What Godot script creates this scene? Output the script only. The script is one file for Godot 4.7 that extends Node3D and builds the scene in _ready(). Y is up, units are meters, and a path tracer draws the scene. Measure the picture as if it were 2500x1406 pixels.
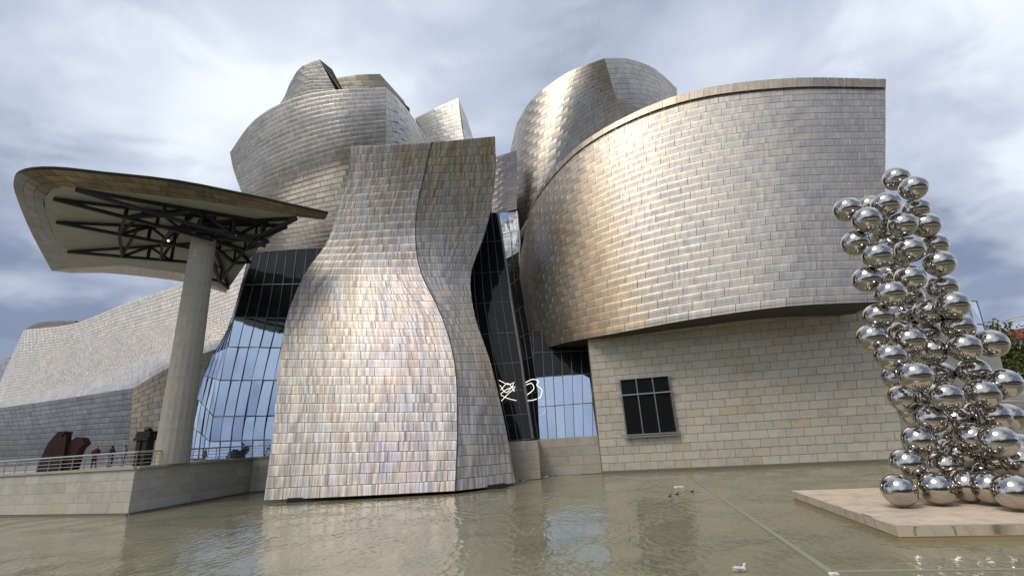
extends Node3D
# A titanium-clad museum with a mirror-ball sculpture, seen across its shallow pool.

var rng := RandomNumberGenerator.new()
var M := {}
var eye := Vector3(0, 3.45, 0)

# ---------------------------------------------------------------- helpers
func tag(o: Node, label: String, category: String, group := "") -> void:
	o.set_meta("label", label)
	o.set_meta("category", category)
	if group != "":
		o.set_meta("group", group)

func thing(called: String, label: String, category: String, at := Vector3.ZERO, group := "") -> Node3D:
	var o := Node3D.new()
	o.name = called
	add_child(o, true)
	o.position = at
	tag(o, label, category, group)
	return o

func group_of(host: Node3D, called: String, label := "") -> Node3D:
	var o := Node3D.new()
	o.name = called
	host.add_child(o, true)
	if label != "":
		o.set_meta("label", label)
	return o

func put(parent: Node, called: String, mesh: Mesh, mat: Material, at := Vector3.ZERO) -> MeshInstance3D:
	var o := MeshInstance3D.new()
	o.name = called
	o.mesh = mesh
	if mat:
		o.material_override = mat
	parent.add_child(o, true)
	o.position = at
	return o

func struct_(o: Node) -> Node:
	o.set_meta("kind", "structure")
	return o

func stuff(o: Node) -> Node:
	o.set_meta("kind", "stuff")
	return o

func st_new() -> SurfaceTool:
	var s := SurfaceTool.new()
	s.begin(Mesh.PRIMITIVE_TRIANGLES)
	s.set_smooth_group(-1)
	s.set_color(Color.WHITE)
	return s

func done(s: SurfaceTool) -> ArrayMesh:
	s.generate_normals()
	return s.commit()

func quad(s: SurfaceTool, a: Vector3, b: Vector3, c: Vector3, d: Vector3) -> void:
	# a b c d run clockwise seen from the front
	var w := (b - a).length()
	var h := (d - a).length()
	s.set_uv(Vector2(0, 0)); s.add_vertex(a)
	s.set_uv(Vector2(w, 0)); s.add_vertex(b)
	s.set_uv(Vector2(w, h)); s.add_vertex(c)
	s.set_uv(Vector2(0, 0)); s.add_vertex(a)
	s.set_uv(Vector2(w, h)); s.add_vertex(c)
	s.set_uv(Vector2(0, h)); s.add_vertex(d)

func box(s: SurfaceTool, t: Transform3D, size: Vector3) -> void:
	var h := size * 0.5
	var p: Array[Vector3] = []
	for k in 8:
		p.append(t * Vector3(h.x if k & 1 else -h.x, h.y if k & 2 else -h.y, h.z if k & 4 else -h.z))
	quad(s, p[6], p[7], p[5], p[4])
	quad(s, p[3], p[2], p[0], p[1])
	quad(s, p[2], p[6], p[4], p[0])
	quad(s, p[7], p[3], p[1], p[5])
	quad(s, p[2], p[3], p[7], p[6])
	quad(s, p[4], p[5], p[1], p[0])

func abox(s: SurfaceTool, lo: Vector3, hi: Vector3) -> void:
	box(s, Transform3D(Basis.IDENTITY, (lo + hi) * 0.5), hi - lo)

func along(a: Vector3, b: Vector3) -> Basis:
	var y := (b - a).normalized()
	var x := y.cross(Vector3.UP if absf(y.y) < 0.95 else Vector3.RIGHT).normalized()
	return Basis(x, y, x.cross(y))

func beam(s: SurfaceTool, a: Vector3, b: Vector3, w: float, h := -1.0) -> void:
	box(s, Transform3D(along(a, b), (a + b) * 0.5), Vector3(w, (b - a).length(), w if h < 0 else h))

func tube(s: SurfaceTool, a: Vector3, b: Vector3, ra: float, rb := -1.0, n := 8) -> void:
	if rb < 0:
		rb = ra
	var m := along(a, b)
	s.set_smooth_group(1)
	for k in n:
		var t0 := TAU * k / n
		var t1 := TAU * (k + 1) / n
		var d0: Vector3 = m.x * cos(t0) + m.z * sin(t0)
		var d1: Vector3 = m.x * cos(t1) + m.z * sin(t1)
		quad(s, b + d1 * rb, b + d0 * rb, a + d0 * ra, a + d1 * ra)
	s.set_smooth_group(-1)
	for k in n:
		var t0 := TAU * k / n
		var t1 := TAU * (k + 1) / n
		var d0: Vector3 = m.x * cos(t0) + m.z * sin(t0)
		var d1: Vector3 = m.x * cos(t1) + m.z * sin(t1)
		for q in [b, b + d1 * rb, b + d0 * rb, a, a + d0 * ra, a + d1 * ra]:
			s.set_uv(Vector2.ZERO)
			s.add_vertex(q)

func bar(parent: Node, called: String, a: Vector3, b: Vector3, w: float, mat: Material, h := -1.0) -> MeshInstance3D:
	var s := st_new()
	beam(s, a, b, w, h)
	return put(parent, called, done(s), mat)

func pipe(parent: Node, called: String, pts: Array, r: float, mat: Material, n := 8) -> MeshInstance3D:
	var s := st_new()
	for k in pts.size() - 1:
		tube(s, pts[k], pts[k + 1], r, r, n)
	return put(parent, called, done(s), mat)

# prism over an outline in the plane (x, z), from y0 up to y1
func slab(s: SurfaceTool, ring: Array, y0: float, y1: float) -> void:
	var flat := PackedVector2Array()
	for p in ring:
		flat.append(Vector2(p.x, p.z))
	var tri := Geometry2D.triangulate_polygon(flat)
	var turn := 1.0 if Geometry2D.is_polygon_clockwise(flat) else -1.0
	for k in range(0, tri.size(), 3):
		var a := flat[tri[k]]
		var b := flat[tri[k + 1]]
		var c := flat[tri[k + 2]]
		if (b - a).cross(c - a) < 0:
			var e := b
			b = c
			c = e
		for q in [a, b, c]:
			s.set_uv(q)
			s.add_vertex(Vector3(q.x, y1, q.y))
		for q in [a, c, b]:
			s.set_uv(q)
			s.add_vertex(Vector3(q.x, y0, q.y))
	for k in flat.size():
		var a := flat[k]
		var b := flat[(k + 1) % flat.size()]
		if turn > 0:
			var e := a
			a = b
			b = e
		quad(s, Vector3(b.x, y1, b.y), Vector3(a.x, y1, a.y), Vector3(a.x, y0, a.y), Vector3(b.x, y0, b.y))

# ---------------------------------------------------------------- curved surfaces
func cr(a: Vector3, b: Vector3, c: Vector3, d: Vector3, t: float) -> Vector3:
	return 0.5 * (2.0 * b + (c - a) * t + (2.0 * a - 5.0 * b + 4.0 * c - d) * t * t + (3.0 * b - a - 3.0 * c + d) * t * t * t)

func line_at(p: Array, t: float) -> Vector3:
	var n := p.size()
	var x := clampf(t, 0, 1) * (n - 1)
	var k := mini(int(x), n - 2)
	var f := x - k
	if n == 2:
		return p[0].lerp(p[1], f)
	var a: Vector3 = p[k - 1] if k > 0 else 2.0 * p[0] - p[1]
	var d: Vector3 = p[k + 2] if k + 2 < n else 2.0 * p[n - 1] - p[n - 2]
	return cr(a, p[k], p[k + 1], d, f)

func surf(grid: Array, u: float, v: float) -> Vector3:
	var n := grid.size()
	var x := clampf(v, 0, 1) * (n - 1)
	var k := mini(int(x), n - 2)
	var f := x - k
	var b := line_at(grid[k], u)
	var c := line_at(grid[k + 1], u)
	if n == 2:
		return b.lerp(c, f)
	var a := line_at(grid[k - 1], u) if k > 0 else 2.0 * b - c
	var d := line_at(grid[k + 2], u) if k + 2 < n else 2.0 * c - b
	return cr(a, b, c, d, f)

# arc-length table: t at each of 49 even steps along u (or v), and the length
func arc(grid: Array, along_u: bool, fixed: float) -> Array:
	var acc := PackedFloat32Array([0.0])
	var prev := surf(grid, 0, fixed) if along_u else surf(grid, fixed, 0)
	for k in range(1, 49):
		var t := k / 48.0
		var q := surf(grid, t, fixed) if along_u else surf(grid, fixed, t)
		acc.append(acc[k - 1] + q.distance_to(prev))
		prev = q
	return [acc, acc[48]]

func at_arc(table: Array, f: float) -> float:
	var acc: PackedFloat32Array = table[0]
	var want: float = clampf(f, 0, 1) * float(table[1])
	var k := clampi(acc.bsearch(want) - 1, 0, 47)
	var w := acc[k + 1] - acc[k]
	return (k + (clampf((want - acc[k]) / w, 0, 1) if w > 1e-6 else 0.0)) / 48.0

# one panel between four corners (top-left, top-right, bottom-right, bottom-left), n the outward side
func panel_arrays(c: Array, n: Vector3, relief: float, off: float, edge: float, lap: float, wave: float, tint: Color, uv0: Vector2, plain: bool) -> Array:
	var tl: Vector3 = c[0]
	var tr: Vector3 = c[1]
	var br: Vector3 = c[2]
	var bl: Vector3 = c[3]
	var w := maxf(maxf(tl.distance_to(tr), bl.distance_to(br)), 0.05)
	var h := maxf(maxf(tl.distance_to(bl), tr.distance_to(br)), 0.05)
	var es := clampf(edge / w, 0.004, 0.3)
	var et := clampf(edge / h, 0.01, 0.3)
	var ss: Array = [0.0, es, 1.0 - es, 1.0] if plain else [0.0, es, 0.28, 0.72, 1.0 - es, 1.0]
	var ts: Array = [0.0, et, 1.0 - et, 1.0] if plain else [0.0, et, 0.3, 0.68, 1.0 - et, 1.0]
	var nu := ss.size()
	var nv := ts.size()
	var P := PackedVector3Array()
	var N := PackedVector3Array()
	var U := PackedVector2Array()
	var K := PackedColorArray()
	var I := PackedInt32Array()
	var ph := rng.randf_range(-0.25, 0.25)
	var tilt_s := rng.randf_range(-1, 1) * relief * 0.04
	for j in nv:
		var t: float = ts[j]
		for i in nu:
			var s: float = ss[i]
			var q := tl.lerp(tr, s).lerp(bl.lerp(br, s), t)
			var d := -off
			if i > 0 and j > 0 and i < nu - 1 and j < nv - 1:
				d = lap * t + tilt_s * (s - 0.5)
				if not plain:
					d += relief * (0.8 + 0.2 * sin(PI * s)) * (sin(PI * t) * (1.0 + ph) + wave * sin(TAU * t + ph))
			P.append(q + n * d)
			U.append(uv0 + Vector2(s * w, t * h))
			K.append(tint)
	for j in nv:
		for i in nu:
			# the face keeps its own shading up to its folded rim
			var i0 := 1 if i > 0 and i < nu - 1 else 0
			var j0 := 1 if j > 0 and j < nv - 1 else 0
			var l := P[j * nu + maxi(i - 1, i0)]
			var r := P[j * nu + mini(i + 1, nu - 1 - i0)]
			var a := P[maxi(j - 1, j0) * nu + i]
			var b := P[mini(j + 1, nv - 1 - j0) * nu + i]
			var m := (b - a).cross(r - l).normalized()
			N.append(m if m.dot(n) > 0 else (-m if m != Vector3.ZERO else n))
	var face := (br - tl).cross(tr - bl).dot(n) > 0
	for j in nv - 1:
		for i in nu - 1:
			var a := j * nu + i
			if face:
				I.append_array(PackedInt32Array([a, a + 1, a + nu + 1, a, a + nu + 1, a + nu]))
			else:
				I.append_array(PackedInt32Array([a, a + nu + 1, a + 1, a, a + nu, a + nu + 1]))
	return [P, N, U, K, I]

func mesh_of(a: Array) -> ArrayMesh:
	var arr := []
	arr.resize(Mesh.ARRAY_MAX)
	arr[Mesh.ARRAY_VERTEX] = a[0]
	arr[Mesh.ARRAY_NORMAL] = a[1]
	arr[Mesh.ARRAY_TEX_UV] = a[2]
	arr[Mesh.ARRAY_COLOR] = a[3]
	arr[Mesh.ARRAY_INDEX] = a[4]
	var m := ArrayMesh.new()
	m.add_surface_from_arrays(Mesh.PRIMITIVE_TRIANGLES, arr)
	return m

func inset(c: Array, s: float, t: float) -> Vector3:
	return (c[0] as Vector3).lerp(c[1], s).lerp((c[3] as Vector3).lerp(c[2], s), t)

# lay courses of panels on a surface; the largest `single` of them are parts of their own, the rest one part
func clad(host: Node3D, called: String, grid: Array, o: Dictionary) -> void:
	rng.seed = hash(called) + int(o.get("seed", 1))
	var rows: int = o.rows
	var plen: float = o.plen
	var relief_top: float = o.get("relief", 0.01)
	var relief_low: float = o.get("relief_low", relief_top)
	var edge: float = o.get("edge", 0.01)
	var off: float = o.get("off", 0.02)
	var lap: float = o.get("lap", 0.004)
	var wave: float = o.get("wave", 0.6)
	var plain: bool = o.get("plain", false)
	var tint: Color = o.get("tint", Color(0.6, 0.56, 0.5))
	var vary: float = o.get("vary", 0.1)
	var hue: float = o.get("hue", 0.015)
	var jitter: float = o.get("jitter", 0.0)
	var mid_v := arc(grid, false, 0.5)
	var all := []
	for r in rows:
		var v0 := at_arc(mid_v, float(r) / rows)
		var v1 := at_arc(mid_v, float(r + 1) / rows)
		var tab := arc(grid, true, (v0 + v1) * 0.5)
		var length: float = tab[1]
		var cut: Array[float] = [0.0]
		var x := plen * (0.5 if r % 2 else 1.0) + plen * rng.randf_range(-0.12, 0.12)
		while x < length - plen * 0.25:
			cut.append(x / length)
			x += plen * (1.0 + jitter * rng.randf_range(-1, 1))
		cut.append(1.0)
		var tone_row := rng.randf_range(-0.3, 0.3) * vary
		for k in cut.size() - 1:
			var u0 := at_arc(tab, cut[k])
			var u1 := at_arc(tab, cut[k + 1])
			var c := [surf(grid, u0, v0), surf(grid, u1, v0), surf(grid, u1, v1), surf(grid, u0, v1)]
			var n: Vector3 = (c[3] - c[1]).cross(c[2] - c[0]).normalized() * -1.0
			n = (c[2] - c[0]).cross(c[1] - c[3]).normalized()
			if o.get("flip", false):
				n = -n
			var f := 1.0 + tone_row + vary * rng.randf_range(-1, 1)
			var wv := hue * rng.randf_range(-1, 1)
			var col := Color(tint.r * f * (1.0 + wv), tint.g * f, tint.b * f * (1.0 - wv))
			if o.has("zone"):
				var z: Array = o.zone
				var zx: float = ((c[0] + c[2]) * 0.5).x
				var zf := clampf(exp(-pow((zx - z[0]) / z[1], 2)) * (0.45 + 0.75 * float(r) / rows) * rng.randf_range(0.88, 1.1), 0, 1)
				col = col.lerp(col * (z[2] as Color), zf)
			if rng.randf() < o.get("stain", 0.0):
				col = col * Color(1.0, 0.93, 0.8)
			var mid: Vector3 = (c[0] + c[2]) * 0.5
			var size: float = (c[1] - c[0]).cross(c[3] - c[0]).length() * absf(n.dot((eye - mid).normalized())) / (eye - mid).length_squared()
			var uv := Vector2(cut[k] * length + (rng.randf() * o.get("uvjit", 1.0)), float(r) * 0.62)
			var gap: float = o.get("gap", 0.011)
			var lw: float = maxf((c[1] - c[0]).length(), 0.1)
			var lh: float = maxf((c[3] - c[0]).length(), 0.1)
			var gu := minf(gap / lw, 0.2)
			var gv := minf(gap / lh, 0.2)
			c = [inset(c, gu, gv), inset(c, 1.0 - gu, gv), inset(c, 1.0 - gu, 1.0 - gv), inset(c, gu, 1.0 - gv)]
			all.append([size, panel_arrays(c, n, lerpf(relief_top, relief_low, (r + 0.5) / rows) * rng.randf_range(0.75, 1.25), off, edge, lap, wave, col, uv, plain), o.mat])
	all.sort_custom(func(a, b): return a[0] > b[0])
	var single: int = mini(int(o.get("single", 100)), all.size())
	for k in single:
		put(host, o.get("piece", "titanium_panel"), mesh_of(all[k][1]), all[k][2])
	if all.size() > single:
		var P := PackedVector3Array()
		var N := PackedVector3Array()
		var U := PackedVector2Array()
		var K := PackedColorArray()
		var I := PackedInt32Array()
		for k in range(single, all.size()):
			var a: Array = all[k][1]
			var base := P.size()
			P.append_array(a[0])
			N.append_array(a[1])
			U.append_array(a[2])
			K.append_array(a[3])
			for i in a[4]:
				I.append(base + i)
		stuff(put(host, o.get("rest", "small_titanium_panels"), mesh_of([P, N, U, K, I]), o.mat))
	backing(host, grid, o)

# the wall behind the panels: a shell with real thickness
func backing(host: Node3D, grid: Array, o: Dictionary) -> void:
	var nu: int = o.get("bu", 14)
	var nv: int = o.get("bv", 14)
	var back: Vector3 = o.get("back", Vector3(0, 0, -1.0))
	var s := st_new()
	s.set_color(o.get("tint", Color(0.6, 0.56, 0.5)) * 0.9)
	var F := []
	var B := []
	var sink: float = o.get("sink", 0.13)
	for j in nv + 1:
		var fr: Array[Vector3] = []
		var bk: Array[Vector3] = []
		for i in nu + 1:
			var u := float(i) / nu
			var v := float(j) / nv
			var p := surf(grid, u, v)
			var e := 0.02
			var du := surf(grid, minf(u + e, 1), v) - surf(grid, maxf(u - e, 0), v)
			var dv := surf(grid, u, minf(v + e, 1)) - surf(grid, u, maxf(v - e, 0))
			var n := dv.cross(du).normalized()
			if o.get("flip", false):
				n = -n
			fr.append(p - n * sink)
			bk.append(p + back)
		F.append(fr)
		B.append(bk)
	for j in nv:
		for i in nu:
			quad(s, F[j][i], F[j][i + 1], F[j + 1][i + 1], F[j + 1][i])
			quad(s, B[j][i + 1], B[j][i], B[j + 1][i], B[j + 1][i + 1])
	for j in nv:
		quad(s, B[j][0], F[j][0], F[j + 1][0], B[j + 1][0])
		quad(s, F[j][nu], B[j][nu], B[j + 1][nu], F[j + 1][nu])
	for i in nu:
		quad(s, B[0][i], B[0][i + 1], F[0][i + 1], F[0][i])
		quad(s, F[nv][i], F[nv][i + 1], B[nv][i + 1], B[nv][i])
	put(host, "backing_wall", done(s), o.get("backmat", M.backing if o.get("piece", "titanium_panel") == "titanium_panel" else o.mat))

# a glazed surface: each pane a part, mullions and transoms
func glaze(host: Node3D, grid: Array, cols: int, rows: int, mat: Material, tilt: float, bw: float, seed_: int, painted_dark_rows := 0, painted_dark_from := 99) -> void:
	rng.seed = seed_
	for r in rows:
		for k in cols:
			var c := [surf(grid, float(k) / cols, float(r) / rows), surf(grid, float(k + 1) / cols, float(r) / rows), surf(grid, float(k + 1) / cols, float(r + 1) / rows), surf(grid, float(k) / cols, float(r + 1) / rows)]
			var n: Vector3 = (c[2] - c[0]).cross(c[1] - c[3]).normalized()
			var ta := rng.randf_range(-1, 1) * tilt
			var tb := rng.randf_range(-1, 1) * tilt
			var s := st_new()
			var mid: Vector3 = (c[0] + c[2]) * 0.5
			var q := []
			for i in 4:
				var sg: float = 1.0 if i == 1 or i == 2 else -1.0
				var sv: float = 1.0 if i > 1 else -1.0
				q.append(mid + (c[i] - mid) * 0.985 + n * (ta * sg + tb * sv))
			quad(s, q[0], q[1], q[2], q[3])
			quad(s, q[1] - n * 0.03, q[0] - n * 0.03, q[3] - n * 0.03, q[2] - n * 0.03)
			put(host, "pane", done(s), M.glass_dark if r < painted_dark_rows or r >= painted_dark_from else mat)  # dark glass copy paints dark reflections into the chosen rows
	for k in cols + 1:
		var pts := []
		for j in rows * 2 + 1:
			pts.append(surf(grid, float(k) / cols, float(j) / (rows * 2)))
		pipe(host, "mullion", pts, bw, M.mullion, 5)
	for r in rows + 1:
		var pts := []
		for j in cols + 1:
			pts.append(surf(grid, float(j) / cols, float(r) / rows))
		pipe(host, "transom", pts, bw * 1.1, M.mullion, 5)

# ---------------------------------------------------------------- bodies: smooth union of tapered capsules as surface nets
func body(bones: Array, cell: float, k := 0.05) -> ArrayMesh:
	var lo := Vector3(1e9, 1e9, 1e9)
	var hi := -lo
	for b in bones:
		var r := maxf(b[2], b[3]) + cell * 2.5
		for e in [b[0], b[1]]:
			lo = lo.min(e - Vector3.ONE * r)
			hi = hi.max(e + Vector3.ONE * r)
	var nx := int((hi.x - lo.x) / cell) + 1
	var ny := int((hi.y - lo.y) / cell) + 1
	var nz := int((hi.z - lo.z) / cell) + 1
	var val := PackedFloat32Array()
	val.resize(nx * ny * nz)
	for z in nz:
		for y in ny:
			for x in nx:
				var p := lo + Vector3(x, y, z) * cell
				var d := 1e3
				for b in bones:
					var ab: Vector3 = b[1] - b[0]
					var t := clampf((p - b[0]).dot(ab) / maxf(ab.length_squared(), 1e-9), 0, 1)
					var e: float = p.distance_to(b[0] + ab * t) - lerpf(b[2], b[3], t)
					var h := maxf(k - absf(d - e), 0.0) / k
					d = minf(d, e) - h * h * k * 0.25
				val[(z * ny + y) * nx + x] = d
	var at := {}
	var P := PackedVector3Array()
	var I := PackedInt32Array()
	for z in nz - 1:
		for y in ny - 1:
			for x in nx - 1:
				var sum := Vector3.ZERO
				var n := 0
				for e in 12:
					var ax := e / 4
					var o1 := e & 1
					var o2 := (e >> 1) & 1
					var a := Vector3i(0, o1, o2) if ax == 0 else (Vector3i(o1, 0, o2) if ax == 1 else Vector3i(o1, o2, 0))
					var b := a + (Vector3i(1, 0, 0) if ax == 0 else (Vector3i(0, 1, 0) if ax == 1 else Vector3i(0, 0, 1)))
					var va := val[((z + a.z) * ny + y + a.y) * nx + x + a.x]
					var vb := val[((z + b.z) * ny + y + b.y) * nx + x + b.x]
					if (va < 0) != (vb < 0):
						sum += Vector3(a).lerp(Vector3(b), va / (va - vb))
						n += 1
				if n:
					at[(z * ny + y) * nx + x] = P.size()
					P.append(lo + (Vector3(x, y, z) + sum / n) * cell)
	for z in range(1, nz - 1):
		for y in range(1, ny - 1):
			for x in range(1, nx - 1):
				var i0 := (z * ny + y) * nx + x
				var inside := val[i0] < 0
				for ax in 3:
					var step: int = [1, nx, nx * ny][ax]
					if (val[i0 + step] < 0) != inside:
						var s1: int = [nx, nx * ny, 1][ax]
						var s2: int = [nx * ny, 1, nx][ax]
						var q := [i0, i0 - s1, i0 - s1 - s2, i0 - s2]
						if not (at.has(q[0]) and at.has(q[1]) and at.has(q[2]) and at.has(q[3])):
							continue
						if inside:
							I.append_array(PackedInt32Array([at[q[0]], at[q[2]], at[q[1]], at[q[0]], at[q[3]], at[q[2]]]))
						else:
							I.append_array(PackedInt32Array([at[q[0]], at[q[1]], at[q[2]], at[q[0]], at[q[2]], at[q[3]]]))
	var N := PackedVector3Array()
	N.resize(P.size())
	for t in range(0, I.size(), 3):
		var m := (P[I[t + 2]] - P[I[t]]).cross(P[I[t + 1]] - P[I[t]])
		for j in 3:
			N[I[t + j]] += m
	for j in N.size():
		N[j] = N[j].normalized()
	var U := PackedVector2Array()
	U.resize(P.size())
	var K := PackedColorArray()
	K.resize(P.size())
	K.fill(Color.WHITE)
	return mesh_of([P, N, U, K, I])

# ---------------------------------------------------------------- textures and materials
func noise_img(w: int, h: int, freq: float, oct: int, seed_: int) -> Image:
	var n := FastNoiseLite.new()
	n.seed = seed_
	n.noise_type = FastNoiseLite.TYPE_SIMPLEX_SMOOTH
	n.frequency = freq
	n.fractal_octaves = oct
	return n.get_seamless_image(w, h)

func tex_titanium() -> ImageTexture:
	# clouded metal with runs of stain down the sheet
	var w := 1024
	var cloud := noise_img(256, 256, 0.02, 4, 11)
	cloud.resize(w, w, Image.INTERPOLATE_CUBIC)
	var run := noise_img(512, 16, 0.05, 3, 23)
	run.resize(w, w, Image.INTERPOLATE_CUBIC)
	var fine := noise_img(1024, 64, 0.035, 2, 31)
	fine.resize(w, w, Image.INTERPOLATE_CUBIC)
	var im := Image.create(w, w, false, Image.FORMAT_RGB8)
	for y in w:
		for x in w:
			var c := cloud.get_pixel(x, y).r - 0.5
			var a := run.get_pixel(x, y).r - 0.5
			var b := fine.get_pixel(x, y).r - 0.5
			var v := 0.9 + c * 0.1 + clampf(a * 0.12, -0.04, 0.04) + clampf(b * 0.08, -0.02, 0.02)
			var warm := a * 0.04 + c * 0.05
			im.set_pixel(x, y, Color(v + warm * 0.35, v, v - warm))
	im.generate_mipmaps()
	return ImageTexture.create_from_image(im)

func tex_streaked() -> ImageTexture:
	# stronger vertical staining for the sheets that stand in the pool
	var w := 1024
	var run := noise_img(512, 32, 0.06, 3, 41)
	run.resize(w, w, Image.INTERPOLATE_CUBIC)
	var fine := noise_img(1024, 64, 0.06, 2, 47)
	fine.resize(w, w, Image.INTERPOLATE_CUBIC)
	var tone := noise_img(256, 128, 0.03, 3, 53)
	tone.resize(w, w, Image.INTERPOLATE_CUBIC)
	var im := Image.create(w, w, false, Image.FORMAT_RGB8)
	for y in w:
		for x in w:
			var a := run.get_pixel(x, y).r - 0.5
			var b := fine.get_pixel(x, y).r - 0.5
			var c := tone.get_pixel(x, y).r - 0.5
			var v := 0.86 + clampf(a * 0.36, -0.1, 0.08) + clampf(b * 0.28, -0.07, 0.06)
			im.set_pixel(x, y, Color(v + c * 0.07, v, v - c * 0.1))
	im.generate_mipmaps()
	return ImageTexture.create_from_image(im)

func tex_stone(base: Color, amount: float, seed_: int) -> ImageTexture:
	var w := 512
	var big := noise_img(128, 128, 0.03, 3, seed_)
	big.resize(w, w, Image.INTERPOLATE_CUBIC)
	var grain := noise_img(512, 512, 0.12, 3, seed_ + 5)
	var im := Image.create(w, w, false, Image.FORMAT_RGB8)
	for y in w:
		for x in w:
			var a := big.get_pixel(x, y).r - 0.5
			var b := grain.get_pixel(x, y).r - 0.5
			var f := 1.0 + (a * 0.7 + b * 0.6) * amount
			im.set_pixel(x, y, Color(base.r * f * (1.0 + a * 0.06), base.g * f, base.b * f * (1.0 - a * 0.1)))
	im.generate_mipmaps()
	return ImageTexture.create_from_image(im)

func tex_ripple() -> ImageTexture:
	# wind ripples in patches, calmer water between
	var w := 1024
	var n := FastNoiseLite.new()
	n.seed = 5
	n.noise_type = FastNoiseLite.TYPE_SIMPLEX_SMOOTH
	n.frequency = 0.034
	n.fractal_octaves = 3
	n.fractal_gain = 0.4
	n.domain_warp_enabled = true
	n.domain_warp_amplitude = 14
	n.domain_warp_frequency = 0.008
	var im := n.get_seamless_image(w, w / 2)
	im.resize(w, w, Image.INTERPOLATE_CUBIC)
	var patch := noise_img(128, 128, 0.028, 2, 19)
	patch.resize(w, w, Image.INTERPOLATE_CUBIC)
	var o := Image.create(w, w, false, Image.FORMAT_RGBA8)
	for y in w:
		for x in w:
			var p := 0.25 + 0.75 * smoothstep(0.35, 0.7, patch.get_pixel(x, y).r)
			var v := 0.5 + (im.get_pixel(x, y).r - 0.5) * p
			o.set_pixel(x, y, Color(v, v, v))
	o.bump_map_to_normal_map(9.0)
	o.generate_mipmaps()
	return ImageTexture.create_from_image(o)

func mat(color: Color, rough: float, metal := 0.0, tex: Texture2D = null, uv := 1.0) -> StandardMaterial3D:
	var m := StandardMaterial3D.new()
	m.albedo_color = color.linear_to_srgb()
	m.roughness = rough
	m.metallic = metal
	if tex:
		m.albedo_texture = tex
		m.uv1_scale = Vector3(uv, uv, uv)
	return m

func sheet(tex: Texture2D, rough: float, metal: float, uv: float) -> StandardMaterial3D:
	var m := mat(Color.WHITE, rough, metal, tex, uv)
	m.vertex_color_use_as_albedo = true
	return m

func materials() -> void:
	var ti := tex_titanium()
	M.titanium = sheet(ti, 0.42, 0.84, 0.11)
	M.titanium_dull = sheet(ti, 0.5, 0.85, 0.11)
	M.streaked = sheet(tex_streaked(), 0.52, 0.75, 0.09)
	var st := tex_stone(Color.WHITE, 0.22, 61)
	M.stone = sheet(st, 0.85, 0.0, 0.3)
	M.stone.albedo_color = Color(0.92, 0.92, 0.92)
	M.wet = mat(Color(0.17, 0.155, 0.115), 0.6)
	M.joint = mat(Color(0.2, 0.18, 0.15), 0.9)
	M.backing = mat(Color(0.07, 0.06, 0.05), 0.7, 0.2)
	M.concrete = mat(Color(0.42, 0.4, 0.36), 0.85, 0.0, st, 0.25)
	M.concrete.uv1_triplanar = true
	M.slabtop = sheet(tex_stone(Color.WHITE, 0.35, 77), 0.75, 0.0, 0.3)
	M.soffit = mat(Color(0.42, 0.405, 0.36), 0.8, 0.0, st, 0.1)
	M.steel = mat(Color(0.012, 0.012, 0.012), 0.65, 0.0)
	M.mullion = mat(Color(0.16, 0.16, 0.165), 0.4, 0.5)
	M.alloy = mat(Color(0.5, 0.5, 0.49), 0.35, 0.9)
	M.rail = mat(Color(0.66, 0.64, 0.63), 0.28, 0.95)
	M.glass = mat(Color(0.36, 0.44, 0.58), 0.04, 0.95)
	M.glass_dark = mat(Color(0.012, 0.014, 0.016), 0.06, 0.0)
	M.glass_dark.metallic_specular = 0.35
	M.void = mat(Color(0.012, 0.012, 0.012), 0.8)
	M.mirror = mat(Color(0.5, 0.475, 0.44), 0.025, 1.0)
	M.rust = mat(Color(0.045, 0.014, 0.011), 0.8, 0.0, tex_stone(Color.WHITE, 0.6, 91), 0.3)
	M.rust.uv1_triplanar = true
	M.bronze = mat(Color(0.03, 0.025, 0.02), 0.6, 0.3)
	M.water = mat(Color(0.26, 0.24, 0.15), 0.035, 0.0, tex_stone(Color.WHITE, 0.4, 101), 0.06)
	M.water.normal_enabled = true
	M.water.normal_texture = tex_ripple()
	M.water.normal_scale = 0.36
	M.water.metallic_specular = 0.5
	M.water.uv1_scale = Vector3(0.075, 0.075, 0.075)
	M.neon = mat(Color(0.9, 0.9, 0.85), 0.5)
	M.neon.emission_enabled = true
	M.neon.emission = Color(1, 0.98, 0.9)
	M.neon.emission_energy_multiplier = 1.0

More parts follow.
